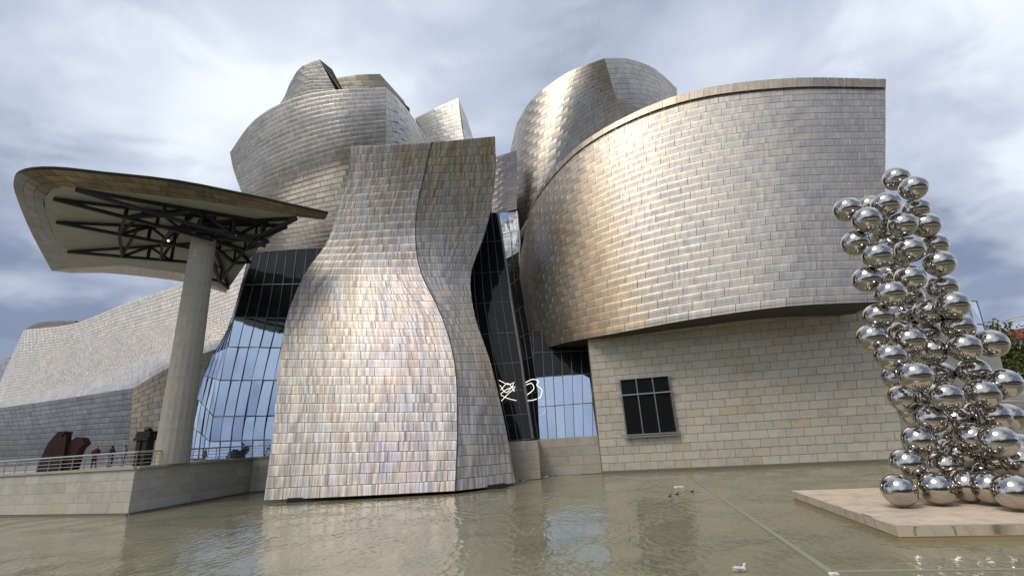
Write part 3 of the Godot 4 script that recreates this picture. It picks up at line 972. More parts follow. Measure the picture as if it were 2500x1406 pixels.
func glass_walls(m: Node3D) -> void:
	# the tall wall left of the fin
	var g := group_of(m, "tall_glass_wall", "tall flaring glass wall between the column and the fin")
	var face := [
		[Vector3(-27.60, 23.75, -46.40), Vector3(-23.77, 23.61, -46.00), Vector3(-19.21, 23.41, -45.60)],
		[Vector3(-28.26, 17.26, -45.70), Vector3(-23.70, 16.76, -45.30), Vector3(-19.36, 16.37, -44.90)],
		[Vector3(-28.52, 11.71, -45.10), Vector3(-24.12, 11.37, -44.70), Vector3(-19.57, 11.02, -44.30)],
		[Vector3(-28.46, 5.93, -44.30), Vector3(-24.34, 5.74, -44.00), Vector3(-20.06, 5.54, -43.70)],
		[Vector3(-28.08, 2.87, -43.80), Vector3(-23.95, 2.78, -43.50), Vector3(-19.62, 2.67, -43.20)]]
	glaze(g, face, 8, 7, M.glass, 0.035, 0.05, 5, 2)  # top rows darkened in colour to stand in for the mirrored bowl
	var flank := [
		[Vector3(-29.58, 23.72, -49.00), Vector3(-28.47, 23.66, -47.50), Vector3(-27.60, 23.75, -46.40)],
		[Vector3(-30.38, 15.97, -48.00), Vector3(-29.20, 16.57, -46.70), Vector3(-28.26, 17.26, -45.70)],
		[Vector3(-31.38, 11.99, -47.00), Vector3(-29.90, 11.84, -46.00), Vector3(-28.52, 11.71, -45.10)],
		[Vector3(-31.44, 7.91, -46.20), Vector3(-29.90, 6.93, -45.20), Vector3(-28.46, 5.93, -44.30)],
		[Vector3(-30.99, 3.04, -45.40), Vector3(-29.53, 2.96, -44.60), Vector3(-28.08, 2.87, -43.80)]]
	glaze(g, flank, 4, 7, M.glass, 0.03, 0.04, 6)
	var s := st_new()
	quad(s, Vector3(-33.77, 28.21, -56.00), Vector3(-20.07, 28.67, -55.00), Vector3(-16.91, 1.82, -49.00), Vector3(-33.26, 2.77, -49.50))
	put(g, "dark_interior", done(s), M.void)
	# unseen dark mass behind the fin, added to darken the gallery's reflections
	s = st_new()
	abox(s, Vector3(-15, 2, -62), Vector3(0.2, 33, -51))
	put(m, "unseen_dark_core", done(s), M.backing)
	# the narrow slot right of the fin
	g = group_of(m, "narrow_glass_slot", "dark narrow glass slot right of the fin")
	var slot := [
		[Vector3(-5.05, 26.34, -46.00), Vector3(-2.97, 25.89, -45.00), Vector3(-0.99, 25.50, -44.20)],
		[Vector3(-5.23, 16.63, -43.60), Vector3(-2.79, 16.45, -43.00), Vector3(-0.22, 16.30, -42.50)],
		[Vector3(-4.10, 8.60, -41.60), Vector3(-1.84, 8.51, -41.20), Vector3(0.46, 8.47, -40.90)],
		[Vector3(-2.83, 2.86, -40.40), Vector3(-0.93, 2.88, -40.00), Vector3(0.87, 2.90, -39.70)]]
	glaze(g, slot, 6, 8, M.glass_dark, 0.01, 0.035, 8)
	pipe(g, "corner_post", [slot[0][2], slot[1][2], slot[2][2], slot[3][2]], 0.16, M.mullion, 8)
	var strip := [
		[Vector3(-0.99, 25.50, -44.20), Vector3(1.06, 26.35, -46.00)],
		[Vector3(-0.57, 21.05, -43.40), Vector3(1.08, 22.53, -45.50)],
		[Vector3(-0.22, 16.30, -42.50), Vector3(0.86, 17.93, -45.00)],
		[Vector3(0.18, 12.02, -41.70), Vector3(1.33, 13.02, -44.00)],
		[Vector3(0.46, 8.47, -40.90), Vector3(1.56, 8.88, -42.40)],
		[Vector3(0.87, 2.90, -39.70), Vector3(1.79, 2.86, -41.00)]]
	glaze(g, strip, 2, 8, M.glass, 0.02, 0.035, 9, 0, 2)  # lower panes darkened in colour; only the top ones mirror sky
	pipe(g, "edge_tube", [Vector3(1.07, 26.40, -46.00), Vector3(1.12, 22.52, -45.50), Vector3(0.82, 19.78, -45.20), Vector3(0.53, 17.96, -45.00)], 0.1, M.alloy, 8)
	# lower glass under the gallery
	g = group_of(m, "lower_glass_wall", "leaning glass wall under the end of the curved gallery")
	var low := [
		[Vector3(1.69, 12.67, -43.60), Vector3(4.76, 12.43, -43.40), Vector3(8.19, 12.16, -43.20)],
		[Vector3(1.53, 8.07, -42.30), Vector3(4.41, 8.07, -42.00), Vector3(7.45, 8.05, -41.70)],
		[Vector3(1.49, 2.79, -40.60), Vector3(3.97, 2.80, -40.30), Vector3(6.55, 2.80, -40.00)]]
	glaze(g, low, 7, 4, M.glass, 0.012, 0.035, 12, 2)  # top rows darkened in colour for the gallery underside they would mirror
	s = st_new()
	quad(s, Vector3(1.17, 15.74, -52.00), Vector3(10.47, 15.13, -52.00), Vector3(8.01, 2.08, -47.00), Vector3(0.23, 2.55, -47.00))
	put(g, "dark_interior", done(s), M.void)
	# glazed stair tower beyond the gallery's right end
	g = group_of(m, "glass_stair_tower", "slim leaning glass stair tower behind the balls")
	var tower := [[Vector3(44.64, 13.36, -46.00), Vector3(44.69, 13.07, -45.00), Vector3(46.49, 13.23, -46.00)], [Vector3(42.64, 6.60, -45.00), Vector3(42.80, 6.46, -44.00), Vector3(44.99, 6.26, -45.00)], [Vector3(41.27, 2.93, -44.60), Vector3(41.49, 2.87, -43.60), Vector3(43.82, 2.77, -44.60)]]
	glaze(g, tower, 2, 6, M.glass, 0.01, 0.06, 15)
	bar(g, "concrete_pier", Vector3(42.96, 9.31, -43.00), Vector3(42.45, 5.08, -43.00), 1.0, M.concrete)

func canopy(m: Node3D) -> void:
	var g := group_of(m, "canopy", "roof canopy on one tall stone column with dark steel trusses")
	# stone column
	var cx := -25.05
	var cz := -35.0
	var ring := func(y: float, r: float) -> Array:
		var p := []
		for k in 13:
			var a := TAU * k / 12.0 + 1.7
			p.append(Vector3(cx + cos(a) * r, y, cz + sin(a) * r))
		return p
	clad(g, "column", [ring.call(20.2, 0.88), ring.call(13.0, 0.97), ring.call(8.0, 1.03), ring.call(2.87, 1.1)], {rows = 28, plen = 0.9, plain = true, flip = true, off = 0.008, edge = 0.014, lap = 0.0, relief = 0.003, mat = M.stone, tint = Color(0.56, 0.52, 0.44), vary = 0.06, hue = 0.03, single = 110, piece = "stone_block", rest = "small_stone_blocks", back = Vector3.ZERO, sink = 0.3, uvjit = 30.0, bu = 16, bv = 4})
	# soffit sheet
	var y := 21.8
	var s := st_new()
	var under := [Vector3(-30.28, 21.80, -28.69), Vector3(-31.69, 21.80, -28.62), Vector3(-33.44, 21.80, -29.71), Vector3(-35.33, 21.80, -31.73), Vector3(-39.56, 21.80, -37.09), Vector3(-43.94, 21.80, -42.97), Vector3(-38.63, 21.80, -43.13), Vector3(-34.71, 21.80, -46.41), Vector3(-34.41, 21.80, -53.14), Vector3(-27.50, 21.80, -44.96), Vector3(-23.14, 21.80, -40.18), Vector3(-17.62, 21.80, -35.23), Vector3(-19.97, 21.80, -33.48), Vector3(-23.24, 21.80, -31.65), Vector3(-25.66, 21.80, -30.55), Vector3(-28.58, 21.80, -29.37)]
	slab(s, under, y, y + 0.12)
	put(g, "soffit", done(s), M.soffit)
	# roof above it
	s = st_new()
	slab(s, under, 22.0, 22.3)
	put(g, "roof", done(s), M.titanium_dull)
	# titanium border round the near and left edges
	var rim := [
		[Vector3(-15.08, 21.97, -35.40), Vector3(-18.00, 22.40, -34.20), Vector3(-20.35, 22.42, -32.40), Vector3(-24.05, 22.44, -29.90), Vector3(-28.18, 22.52, -28.40), Vector3(-30.79, 22.55, -27.50), Vector3(-32.86, 22.54, -27.50), Vector3(-35.18, 22.90, -28.96), Vector3(-37.33, 22.90, -31.24), Vector3(-42.31, 22.90, -37.38), Vector3(-48.78, 22.90, -45.90)],
		[Vector3(-15.62, 21.80, -36.08), Vector3(-17.65, 21.80, -35.15), Vector3(-19.97, 21.80, -33.48), Vector3(-24.48, 21.80, -31.09), Vector3(-27.74, 21.80, -29.78), Vector3(-30.28, 21.80, -28.69), Vector3(-31.69, 21.80, -28.62), Vector3(-33.44, 21.80, -29.71), Vector3(-35.33, 21.80, -31.73), Vector3(-39.56, 21.80, -37.09), Vector3(-43.94, 21.80, -42.97)]]
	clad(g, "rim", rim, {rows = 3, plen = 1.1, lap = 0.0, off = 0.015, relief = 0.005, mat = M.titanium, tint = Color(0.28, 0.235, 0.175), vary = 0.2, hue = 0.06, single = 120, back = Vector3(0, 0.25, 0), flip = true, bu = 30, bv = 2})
	var far := [
		[Vector3(-48.78, 22.90, -45.90), Vector3(-47.44, 22.90, -46.96), Vector3(-43.88, 22.90, -47.80), Vector3(-38.70, 22.90, -51.96), Vector3(-36.86, 22.90, -56.97)],
		[Vector3(-43.94, 21.80, -42.97), Vector3(-42.51, 21.80, -42.88), Vector3(-38.63, 21.80, -43.13), Vector3(-34.71, 21.80, -46.41), Vector3(-34.41, 21.80, -53.14)]]
	clad(g, "far_rim", far, {rows = 2, plen = 1.5, relief = 0.01, mat = M.titanium_dull, tint = Color(0.4, 0.36, 0.3), vary = 0.1, single = 20, back = Vector3(0, 0.2, 0.2), flip = true, bv = 2})
	# steel trusses
	var head := Vector3(cx, 20.6, cz)
	s = st_new()
	tube(s, Vector3(cx, 20.1, cz), Vector3(cx, 21.8, cz), 0.75, 0.6, 16)
	put(g, "column_head", done(s), M.steel)
	var tips := [Vector3(-30.22, 21.65, -28.72), Vector3(-32.66, 21.60, -29.68), Vector3(-35.75, 21.60, -33.14), Vector3(-40.03, 21.60, -38.73)]
	var hubs := [Vector3(-20.20, 19.50, -35.59), Vector3(-23.70, 19.70, -34.20), Vector3(-25.84, 19.70, -35.94), Vector3(-28.02, 19.70, -38.71)]
	for k in 4:
		var tip: Vector3 = tips[k]
		var hub: Vector3 = hubs[k]
		var tr := group_bar(g, "truss")
		var st := st_new()
		var top_end := Vector3(hub.x, 21.6, hub.z)
		beam(st, tip, hub, 0.24)
		beam(st, tip, top_end, 0.2)
		for f in [0.42, 0.62, 0.8, 0.98]:
			beam(st, tip.lerp(hub, f), tip.lerp(top_end, f), 0.18)
		beam(st, tip.lerp(hub, 0.42), tip.lerp(top_end, 0.62), 0.2)
		beam(st, tip.lerp(hub, 0.8), tip.lerp(top_end, 0.62), 0.2)
		put(tr, "truss", done(st), M.steel)
		if k > 0:
			var before: Vector3 = tips[k - 1]
			var hb: Vector3 = hubs[k - 1]
			for f in [0.42, 0.72]:
				bar(g, "cross_tie", tip.lerp(hub, f), before.lerp(hb, f), 0.2, M.steel)
				bar(g, "diagonal_brace", tip.lerp(hub, f), before.lerp(Vector3(hb.x, 21.6, hb.z), f + 0.12), 0.18, M.steel)
	# members fanning out from the column to the right-hand edge
	var ends := [Vector3(-17.58, 21.65, -35.16), Vector3(-19.03, 21.65, -36.48), Vector3(-22.14, 21.65, -39.40), Vector3(-26.41, 21.65, -44.03), Vector3(-33.29, 21.65, -51.72), Vector3(-34.13, 21.65, -49.20)]
	for k in ends.size():
		var st := st_new()
		var e: Vector3 = ends[k]
		var foot := head + (e - head) * 0.3 + Vector3(0, -0.7, 0)
		var knee := head + (e - head) * 0.62 + Vector3(0, -1.0, 0)
		beam(st, head + Vector3(0, -0.3, 0), knee, 0.26)
		beam(st, knee, e, 0.26)
		beam(st, Vector3(head.x, 21.6, head.z), e, 0.22)
		beam(st, foot, Vector3(foot.x, 21.6, foot.z), 0.14)
		beam(st, knee, Vector3(knee.x, 21.6, knee.z), 0.14)
		beam(st, foot, Vector3(knee.x, 21.6, knee.z), 0.12)
		put(g, "branching_truss", done(st), M.steel)
		if k > 0:
			var e2: Vector3 = ends[k - 1]
			bar(g, "cross_tie", knee, head + (e2 - head) * 0.62 + Vector3(0, -1.0, 0), 0.2, M.steel)
	# two bright uplights under the trusses
	for p in [head + Vector3(-2.0, -0.9, 1.2), head + Vector3(3.0, -0.6, 0.6)]:
		var sp := SphereMesh.new()
		sp.radius = 0.09
		sp.height = 0.18
		sp.radial_segments = 12
		sp.rings = 6
		put(g, "spot_lamp", sp, M.neon, p)

func group_bar(g: Node3D, _called: String) -> Node3D:
	return g

func left_wing(m: Node3D) -> void:
	var g := group_of(m, "long_left_wing", "long low titanium wing receding to the left")
	var wing := [
		[Vector3(-87.23, 26.12, -80.00), Vector3(-82.37, 25.24, -76.00), Vector3(-69.67, 24.32, -71.00), Vector3(-59.73, 26.01, -68.00), Vector3(-47.73, 27.41, -64.00), Vector3(-34.52, 30.60, -60.00)],
		[Vector3(-86.17, 21.06, -78.00), Vector3(-79.83, 20.34, -73.00), Vector3(-66.81, 19.62, -68.00), Vector3(-56.73, 20.53, -65.00), Vector3(-45.39, 21.36, -61.50), Vector3(-32.77, 23.55, -58.00)],
		[Vector3(-83.65, 16.26, -75.00), Vector3(-76.06, 15.78, -69.00), Vector3(-63.04, 15.53, -64.00), Vector3(-53.80, 16.76, -61.50), Vector3(-43.24, 17.72, -58.50), Vector3(-30.64, 18.04, -55.00)],
		[Vector3(-79.53, 11.52, -71.00), Vector3(-71.26, 11.27, -64.50), Vector3(-59.00, 12.00, -60.00), Vector3(-50.80, 13.64, -58.00), Vector3(-40.99, 14.78, -55.50), Vector3(-29.24, 14.58, -53.00)]]
	clad(g, "wing", wing, {rows = 26, plen = 1.15, relief = 0.005, gap = 0.03, mat = M.titanium, tint = Color(0.93, 0.85, 0.745), vary = 0.04, single = 150, back = Vector3(0, 0, -3), bu = 20})
	var band := [
		[Vector3(-93.47, 9.68, -73.00), Vector3(-74.79, 12.45, -67.50), Vector3(-62.18, 13.42, -63.00), Vector3(-49.67, 15.54, -59.50)],
		[Vector3(-84.57, 9.25, -66.00), Vector3(-70.16, 10.30, -61.00), Vector3(-56.08, 10.33, -55.30), Vector3(-41.18, 10.55, -50.00)]]
	clad(g, "sloping_roof", band, {rows = 4, plen = 1.3, relief = 0.004, mat = M.titanium, tint = Color(0.86, 0.82, 0.76), vary = 0.06, single = 30, back = Vector3(0, -0.4, -0.5)})
	var band2 := [
		[Vector3(-49.67, 15.54, -59.50), Vector3(-43.29, 16.57, -58.00), Vector3(-35.77, 17.51, -57.00)],
		[Vector3(-41.18, 10.55, -50.00), Vector3(-37.75, 12.96, -51.00), Vector3(-32.49, 15.09, -52.00)]]
	clad(g, "sloping_roof_end", band2, {rows = 4, plen = 1.3, relief = 0.004, mat = M.titanium, tint = Color(0.86, 0.82, 0.76), vary = 0.06, single = 20, back = Vector3(0, -0.4, -0.5)})
	var block := [
		[Vector3(-84.57, 9.25, -66.00), Vector3(-70.16, 10.30, -61.00), Vector3(-58.42, 10.29, -56.20), Vector3(-49.67, 10.42, -53.00), Vector3(-41.18, 10.55, -50.00)],
		[Vector3(-83.77, 6.77, -66.00), Vector3(-68.17, 7.20, -60.00), Vector3(-56.45, 6.83, -55.00), Vector3(-48.06, 6.75, -52.00), Vector3(-40.08, 6.56, -49.20)],
		[Vector3(-82.73, 3.56, -66.00), Vector3(-66.63, 3.30, -59.60), Vector3(-55.26, 3.26, -54.60), Vector3(-46.98, 3.04, -51.60), Vector3(-39.42, 2.92, -48.80)]]
	clad(g, "dark_block", block, {rows = 13, plen = 1.05, relief = 0.014, gap = 0.02, mat = M.titanium_dull, tint = Color(0.28, 0.29, 0.3), vary = 0.14, single = 80, back = Vector3(0, 0, -2)})  # dark tint stands in for dark surroundings mirrored in this face
	var end := [
		[Vector3(-41.18, 10.55, -50.00), Vector3(-37.75, 12.96, -51.00), Vector3(-32.49, 15.09, -52.00)],
		[Vector3(-40.08, 6.56, -49.20), Vector3(-36.08, 6.74, -50.00), Vector3(-30.91, 6.86, -51.00)],
		[Vector3(-39.42, 2.92, -48.80), Vector3(-35.16, 2.61, -49.60), Vector3(-30.08, 2.33, -50.50)]]
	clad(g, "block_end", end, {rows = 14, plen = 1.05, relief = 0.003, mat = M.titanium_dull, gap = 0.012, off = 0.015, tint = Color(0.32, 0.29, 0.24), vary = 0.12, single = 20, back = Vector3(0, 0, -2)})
	g = group_of(m, "far_end_wall", "bluish titanium end of the wing at the left edge")
	var endw := [[Vector3(-108.22, 22.35, -92.00), Vector3(-101.11, 23.40, -90.00), Vector3(-97.54, 23.34, -88.00)], [Vector3(-103.64, 14.01, -90.00), Vector3(-96.56, 14.22, -88.00), Vector3(-93.09, 14.26, -86.00)]]
	clad(g, "far_end", endw, {rows = 8, plen = 1.4, relief = 0.005, mat = M.titanium, tint = Color(0.5, 0.5, 0.52), single = 20, back = Vector3(0, 0, -3)})
	g = group_of(m, "far_wing_top", "low brown titanium hump on the far wing")
	var hump := [[Vector3(-86.93, 26.70, -80.00), Vector3(-84.15, 27.19, -79.00), Vector3(-80.78, 27.22, -78.50), Vector3(-76.49, 26.82, -78.00)], [Vector3(-86.67, 24.46, -80.00), Vector3(-83.49, 24.42, -79.00), Vector3(-80.15, 24.47, -78.50), Vector3(-75.40, 24.42, -78.00)]]
	clad(g, "hump", hump, {rows = 4, plen = 1.4, mat = M.titanium_dull, tint = Color(0.42, 0.37, 0.34), single = 20, back = Vector3(0, 0, -3)})

# ---------------------------------------------------------------- terrace, wall and railing
func terrace() -> void:
	var pts := [Vector3(-64, 0, -44.6), Vector3(-25.19, 0, -31.96), Vector3(-23.3, 0, -42.4), Vector3(-17.5, 0, -42.9)]
	var s := st_new()
	slab(s, [Vector3(-90, 0, -52), Vector3(-64, 0, -44.8), Vector3(-25.4, 0, -32.25), Vector3(-23.55, 0, -42.65), Vector3(-17.5, 0, -43.15), Vector3(-5, 0, -43.2), Vector3(-5, 0, -60), Vector3(-90, 0, -70)], -0.5, 2.8)
	struct_(put(self, "terrace", done(s), M.concrete))
	var w := thing("terrace_wall", "low pale stone wall holding the terrace at the left pool edge", "wall")
	for k in 3:
		var a: Vector3 = pts[k]
		var b: Vector3 = pts[k + 1]
		clad(w, "terrace_wall_face", plane(a + Vector3(0, 2.72, 0), b + Vector3(0, 2.72, 0), b + Vector3(0, 0.1, 0), a + Vector3(0, 0.1, 0)), {rows = 4 if k else 4, plen = 1.35, gap = 0.006, plain = true, off = 0.018, edge = 0.018, lap = 0.0, relief = 0.006, mat = M.stone, tint = Color(0.62, 0.585, 0.51), vary = 0.09, hue = 0.03, stain = 0.04, seed = k, single = 95, piece = "stone_block", back = Vector3(0, 0, -0.2), sink = 0.022, uvjit = 40.0, bu = 2, bv = 2, jitter = 0.12})
		bar(w, "coping", a + Vector3(0, 2.8, -0.1), b + Vector3(0, 2.8, -0.1), 0.4, M.concrete, 0.15)
		bar(w, "footing", a + Vector3(0, -0.04, 0.0), b + Vector3(0, -0.04, 0.0), 0.26, M.wet, 0.24)
	var r := thing("terrace_railing", "long metal railing with bright round top rail on the terrace wall", "railing")
	var rp := [Vector3(-64, 2.87, -44.8), Vector3(-25.42, 2.87, -32.2), Vector3(-23.5, 2.87, -42.6), Vector3(-17.5, 2.87, -43.1)]
	for lv in [[0.92, 0.055, "top_rail"], [0.72, 0.02, "rail"], [0.46, 0.02, "rail"], [0.22, 0.02, "rail"]]:
		var p := []
		for q in rp:
			p.append(q + Vector3(0, lv[0], 0))
		pipe(r, lv[2], p, lv[1], M.rail, 8)
	for k in 3:
		var a: Vector3 = rp[k]
		var b: Vector3 = rp[k + 1]
		var n := maxi(int(a.distance_to(b) / 1.25), 1)
		for j in n:
			var q := a.lerp(b, float(j) / n)
			bar(r, "post", q, q + Vector3(0, 0.9, 0), 0.045, M.rail)
	bar(r, "sign_plate", Vector3(-23.75, 3.18, -40.4), Vector3(-23.55, 3.18, -41.6), 0.03, M.mullion, 0.62)

# ---------------------------------------------------------------- mirror balls
func sculpture() -> void:
	var p := thing("stone_plinth", "square low plinth of warm stone slabs standing in the pool under the mirror balls", "plinth")
	var a := Vector3(11.27, 0, -21.43)
	var b := Vector3(10.05, 0, -14.3)
	var dir := (b - a).normalized()
	var right := Vector3(-dir.z, 0, dir.x) * -1.0
	right = Vector3(0.975, 0, 0.215)
	var tl := a + dir * -0.3
	var w := 9.2
	# top slabs
	var top := [[tl, tl + right * w], [b, b + right * w]]
	for rr in top:
		for k in 2:
			rr[k] = rr[k] + Vector3(0, 0.4, 0)
	clad(p, "plinth_top", top, {rows = 12, plen = 1.0, gap = 0.006, plain = true, off = 0.006, edge = 0.006, lap = 0.0, relief = 0.002, mat = M.slabtop, tint = Color(0.62, 0.51, 0.385), vary = 0.08, hue = 0.04, single = 108, piece = "stone_slab", back = Vector3(0, -0.3, 0), sink = 0.012, uvjit = 30.0, bu = 2, bv = 2})
	var oo := {rows = 1, plen = 0.62, gap = 0.014, plain = true, off = 0.02, edge = 0.012, lap = 0.0, relief = 0.003, mat = M.stone, tint = Color(0.62, 0.53, 0.4), vary = 0.1, hue = 0.05, single = 40, piece = "edge_stone", back = Vector3(0.1, 0, -0.1), sink = 0.016, uvjit = 30.0, bu = 2, bv = 2}
	var dn := Vector3(0, -0.28, 0)
	clad(p, "plinth_left", plane(top[0][0], top[1][0], top[1][0] + dn, top[0][0] + dn), oo)
	oo.plen = 0.95
	clad(p, "plinth_front", plane(top[1][0], top[1][1], top[1][1] + dn, top[1][0] + dn), oo)
	var s := st_new()
	slab(s, [top[0][0], top[0][1], top[1][1], top[1][0]], -0.3, 0.13)
	put(p, "footing", done(s), M.footing if M.has("footing") else mat(Color(0.33, 0.25, 0.14), 0.8))

	var g := thing("mirror_ball_sculpture", "tall tower of stacked polished steel mirror balls on the stone plinth", "sculpture", Vector3(13.6, 0.4, -16.4))
	var ball := SphereMesh.new()
	ball.radius = 0.5
	ball.height = 1.0
	ball.radial_segments = 64
	ball.rings = 32
	var spots := [
		Vector3(16.86, 12.89, -18.16), Vector3(16.71, 12.03, -17.39), Vector3(13.98, 11.38, -17.64), Vector3(15.34, 11.36, -17.36), Vector3(17.30, 11.44, -18.23), Vector3(14.06, 10.58, -16.95),
		Vector3(15.98, 12.01, -18.92), Vector3(15.72, 10.41, -17.33), Vector3(17.04, 10.50, -17.76), Vector3(13.91, 9.89, -17.64), Vector3(16.20, 10.72, -19.29), Vector3(14.03, 9.07, -16.94),
		Vector3(15.64, 9.33, -17.29), Vector3(17.53, 9.79, -18.24), Vector3(16.56, 8.69, -17.26), Vector3(16.52, 9.46, -19.08), Vector3(13.89, 8.33, -17.58), Vector3(15.23, 8.16, -17.24),
		Vector3(15.73, 8.71, -18.68), Vector3(14.02, 7.54, -16.87), Vector3(17.03, 7.92, -17.97), Vector3(16.55, 7.85, -19.02), Vector3(16.08, 6.95, -16.82), Vector3(15.99, 6.92, -17.80),
		Vector3(13.91, 6.84, -17.61), Vector3(15.94, 7.09, -18.90), Vector3(16.56, 6.22, -17.39), Vector3(13.34, 6.04, -17.48), Vector3(14.87, 6.18, -17.90), Vector3(14.40, 5.79, -17.12),
		Vector3(16.29, 6.27, -18.47), Vector3(16.05, 5.39, -16.91), Vector3(17.25, 5.49, -17.12), Vector3(15.64, 5.42, -17.80), Vector3(13.37, 5.23, -16.92), Vector3(16.86, 4.58, -17.74),
		Vector3(13.50, 4.48, -16.29), Vector3(14.56, 4.59, -18.41), Vector3(16.34, 4.59, -18.57), Vector3(16.98, 4.06, -16.90), Vector3(14.20, 3.81, -17.93), Vector3(14.66, 3.74, -16.71),
		Vector3(15.65, 3.86, -18.55), Vector3(16.04, 3.76, -16.84), Vector3(14.46, 3.03, -17.39), Vector3(15.95, 2.89, -18.09), Vector3(16.54, 2.98, -17.26), Vector3(18.26, 2.88, -18.49),
		Vector3(17.28, 3.25, -19.07), Vector3(13.75, 2.35, -17.29), Vector3(16.45, 2.11, -19.25), Vector3(15.31, 2.34, -16.95), Vector3(15.19, 2.27, -15.97), Vector3(17.24, 2.49, -19.71),
		Vector3(17.31, 1.90, -17.60), Vector3(13.07, 1.64, -17.21), Vector3(14.53, 1.46, -17.47), Vector3(17.02, 1.24, -19.46), Vector3(16.38, 1.46, -17.40), Vector3(16.12, 1.58, -16.45),
		Vector3(12.12, 0.92, -16.64), Vector3(13.28, 0.92, -16.57), Vector3(14.35, 0.92, -16.67), Vector3(14.54, 0.92, -16.08), Vector3(14.26, 0.92, -15.07), Vector3(15.80, 11.00, -18.43),
		Vector3(15.98, 9.94, -18.40), Vector3(16.03, 5.38, -19.09), Vector3(14.84, 3.30, -18.49), Vector3(16.93, 3.05, -18.17), Vector3(15.60, 1.73, -18.93), Vector3(15.39, 1.79, -17.82),
		Vector3(17.08, 1.66, -18.57), Vector3(15.20, 0.89, -19.30), Vector3(15.43, 0.96, -18.35), Vector3(16.43, 0.99, -18.27)]
	for q in spots:
		put(g, "mirror_ball", ball, M.mirror, q - g.position)

# ---------------------------------------------------------------- sculptures and people on the terrace
func arc_block(s: SurfaceTool, c: Vector3, r0: float, r1: float, a0: float, a1: float, depth: Vector3, n := 10) -> void:
	# a bent bar: an arc in the x-y plane with thickness along depth
	for k in n:
		var t0 := lerpf(a0, a1, float(k) / n)
		var t1 := lerpf(a0, a1, float(k + 1) / n)
		var p := [c + Vector3(cos(t0), sin(t0), 0) * r1, c + Vector3(cos(t1), sin(t1), 0) * r1, c + Vector3(cos(t1), sin(t1), 0) * r0, c + Vector3(cos(t0), sin(t0), 0) * r0]
		var h := depth * 0.5
		quad(s, p[1] + h, p[0] + h, p[3] + h, p[2] + h)
		quad(s, p[0] - h, p[1] - h, p[2] - h, p[3] - h)
		quad(s, p[0] + h, p[1] + h, p[1] - h, p[0] - h)
		quad(s, p[2] + h, p[3] + h, p[3] - h, p[2] - h)
		if k == 0:
			quad(s, p[0] + h, p[0] - h, p[3] - h, p[3] + h)
		if k == n - 1:
			quad(s, p[1] - h, p[1] + h, p[2] + h, p[2] - h)

func person(at: Vector3, turn: float, label: String, top: Color, legs: Color, hair: Color, pose: int) -> void:
	var o := thing("person", label, "person", at)
	o.rotation.y = turn
	var bones := [
		[Vector3(0, 0.95, 0), Vector3(0, 1.38, 0.02), 0.14, 0.16], [Vector3(-0.1, 1.4, 0.02), Vector3(0.1, 1.4, 0.02), 0.09, 0.09],
		[Vector3(0, 1.42, 0.02), Vector3(0, 1.55, 0.04), 0.06, 0.055], [Vector3(0, 1.6, 0.05), Vector3(0, 1.66, 0.05), 0.09, 0.095],
		[Vector3(0, 1.6, 0.14), Vector3(0, 1.58, 0.155), 0.018, 0.02],
		[Vector3(-0.09, 0.92, 0), Vector3(-0.11, 0.5, 0.03 + 0.1 * pose), 0.095, 0.06], [Vector3(-0.11, 0.5, 0.03 + 0.1 * pose), Vector3(-0.12, 0.08, 0.0), 0.06, 0.042], [Vector3(-0.12, 0.05, -0.03), Vector3(-0.13, 0.04, 0.16), 0.045, 0.035],
		[Vector3(0.09, 0.92, 0), Vector3(0.11, 0.5, 0.03), 0.095, 0.06], [Vector3(0.11, 0.5, 0.03), Vector3(0.12, 0.08, -0.08 * pose), 0.06, 0.042], [Vector3(0.12, 0.05, -0.03 - 0.08 * pose), Vector3(0.13, 0.04, 0.15 - 0.08 * pose), 0.045, 0.035],
		[Vector3(-0.19, 1.4, 0.02), Vector3(-0.25, 1.12, 0.02), 0.055, 0.045], [Vector3(0.19, 1.4, 0.02), Vector3(0.25, 1.12, 0.02), 0.055, 0.045]]
	var hy := 1.3 if pose == 1 else 0.95
	for sx in [-1.0, 1.0]:
		var wrist := Vector3(0.2 * sx, hy, 0.22)
		bones.append([Vector3(0.25 * sx, 1.12, 0.02), wrist, 0.042, 0.03])
		for f in 4:
			bones.append([wrist, wrist + Vector3(0.02 * (f - 1.5) * sx, 0.03 if pose == 1 else -0.06, 0.09), 0.014, 0.01])
		bones.append([wrist, wrist + Vector3(-0.05 * sx, 0.02, 0.04), 0.014, 0.01])
	put(o, "body", body(bones, 0.035, 0.05), mat(Color(0.42, 0.27, 0.2), 0.7))
	var coat := [[Vector3(0, 0.9, 0), Vector3(0, 1.4, 0.02), 0.17, 0.185], [Vector3(-0.13, 1.39, 0.02), Vector3(0.13, 1.39, 0.02), 0.105, 0.105]]
	for sx in [-1.0, 1.0]:
		coat.append([Vector3(0.19 * sx, 1.4, 0.02), Vector3(0.25 * sx, 1.12, 0.02), 0.075, 0.062])
		coat.append([Vector3(0.25 * sx, 1.12, 0.02), Vector3(0.2 * sx, hy, 0.2), 0.06, 0.048])
	put(o, "jacket", body(coat, 0.04, 0.05), mat(top, 0.85))
	var tr := []
	for sx in [-1.0, 1.0]:
		var kz: float = 0.03 + (0.1 * pose if sx < 0 else 0.0)
		var fz: float = 0.0 if sx < 0 else -0.08 * pose
		tr.append([Vector3(0.09 * sx, 0.92, 0), Vector3(0.11 * sx, 0.5, kz), 0.115, 0.08])
		tr.append([Vector3(0.11 * sx, 0.5, kz), Vector3(0.12 * sx, 0.1, fz), 0.078, 0.065])
	put(o, "trousers", body(tr, 0.04, 0.05), mat(legs, 0.85))
	put(o, "hair", body([[Vector3(0, 1.66, 0.015), Vector3(0, 1.7, 0.03), 0.105, 0.09]], 0.03, 0.03), mat(hair, 0.8))

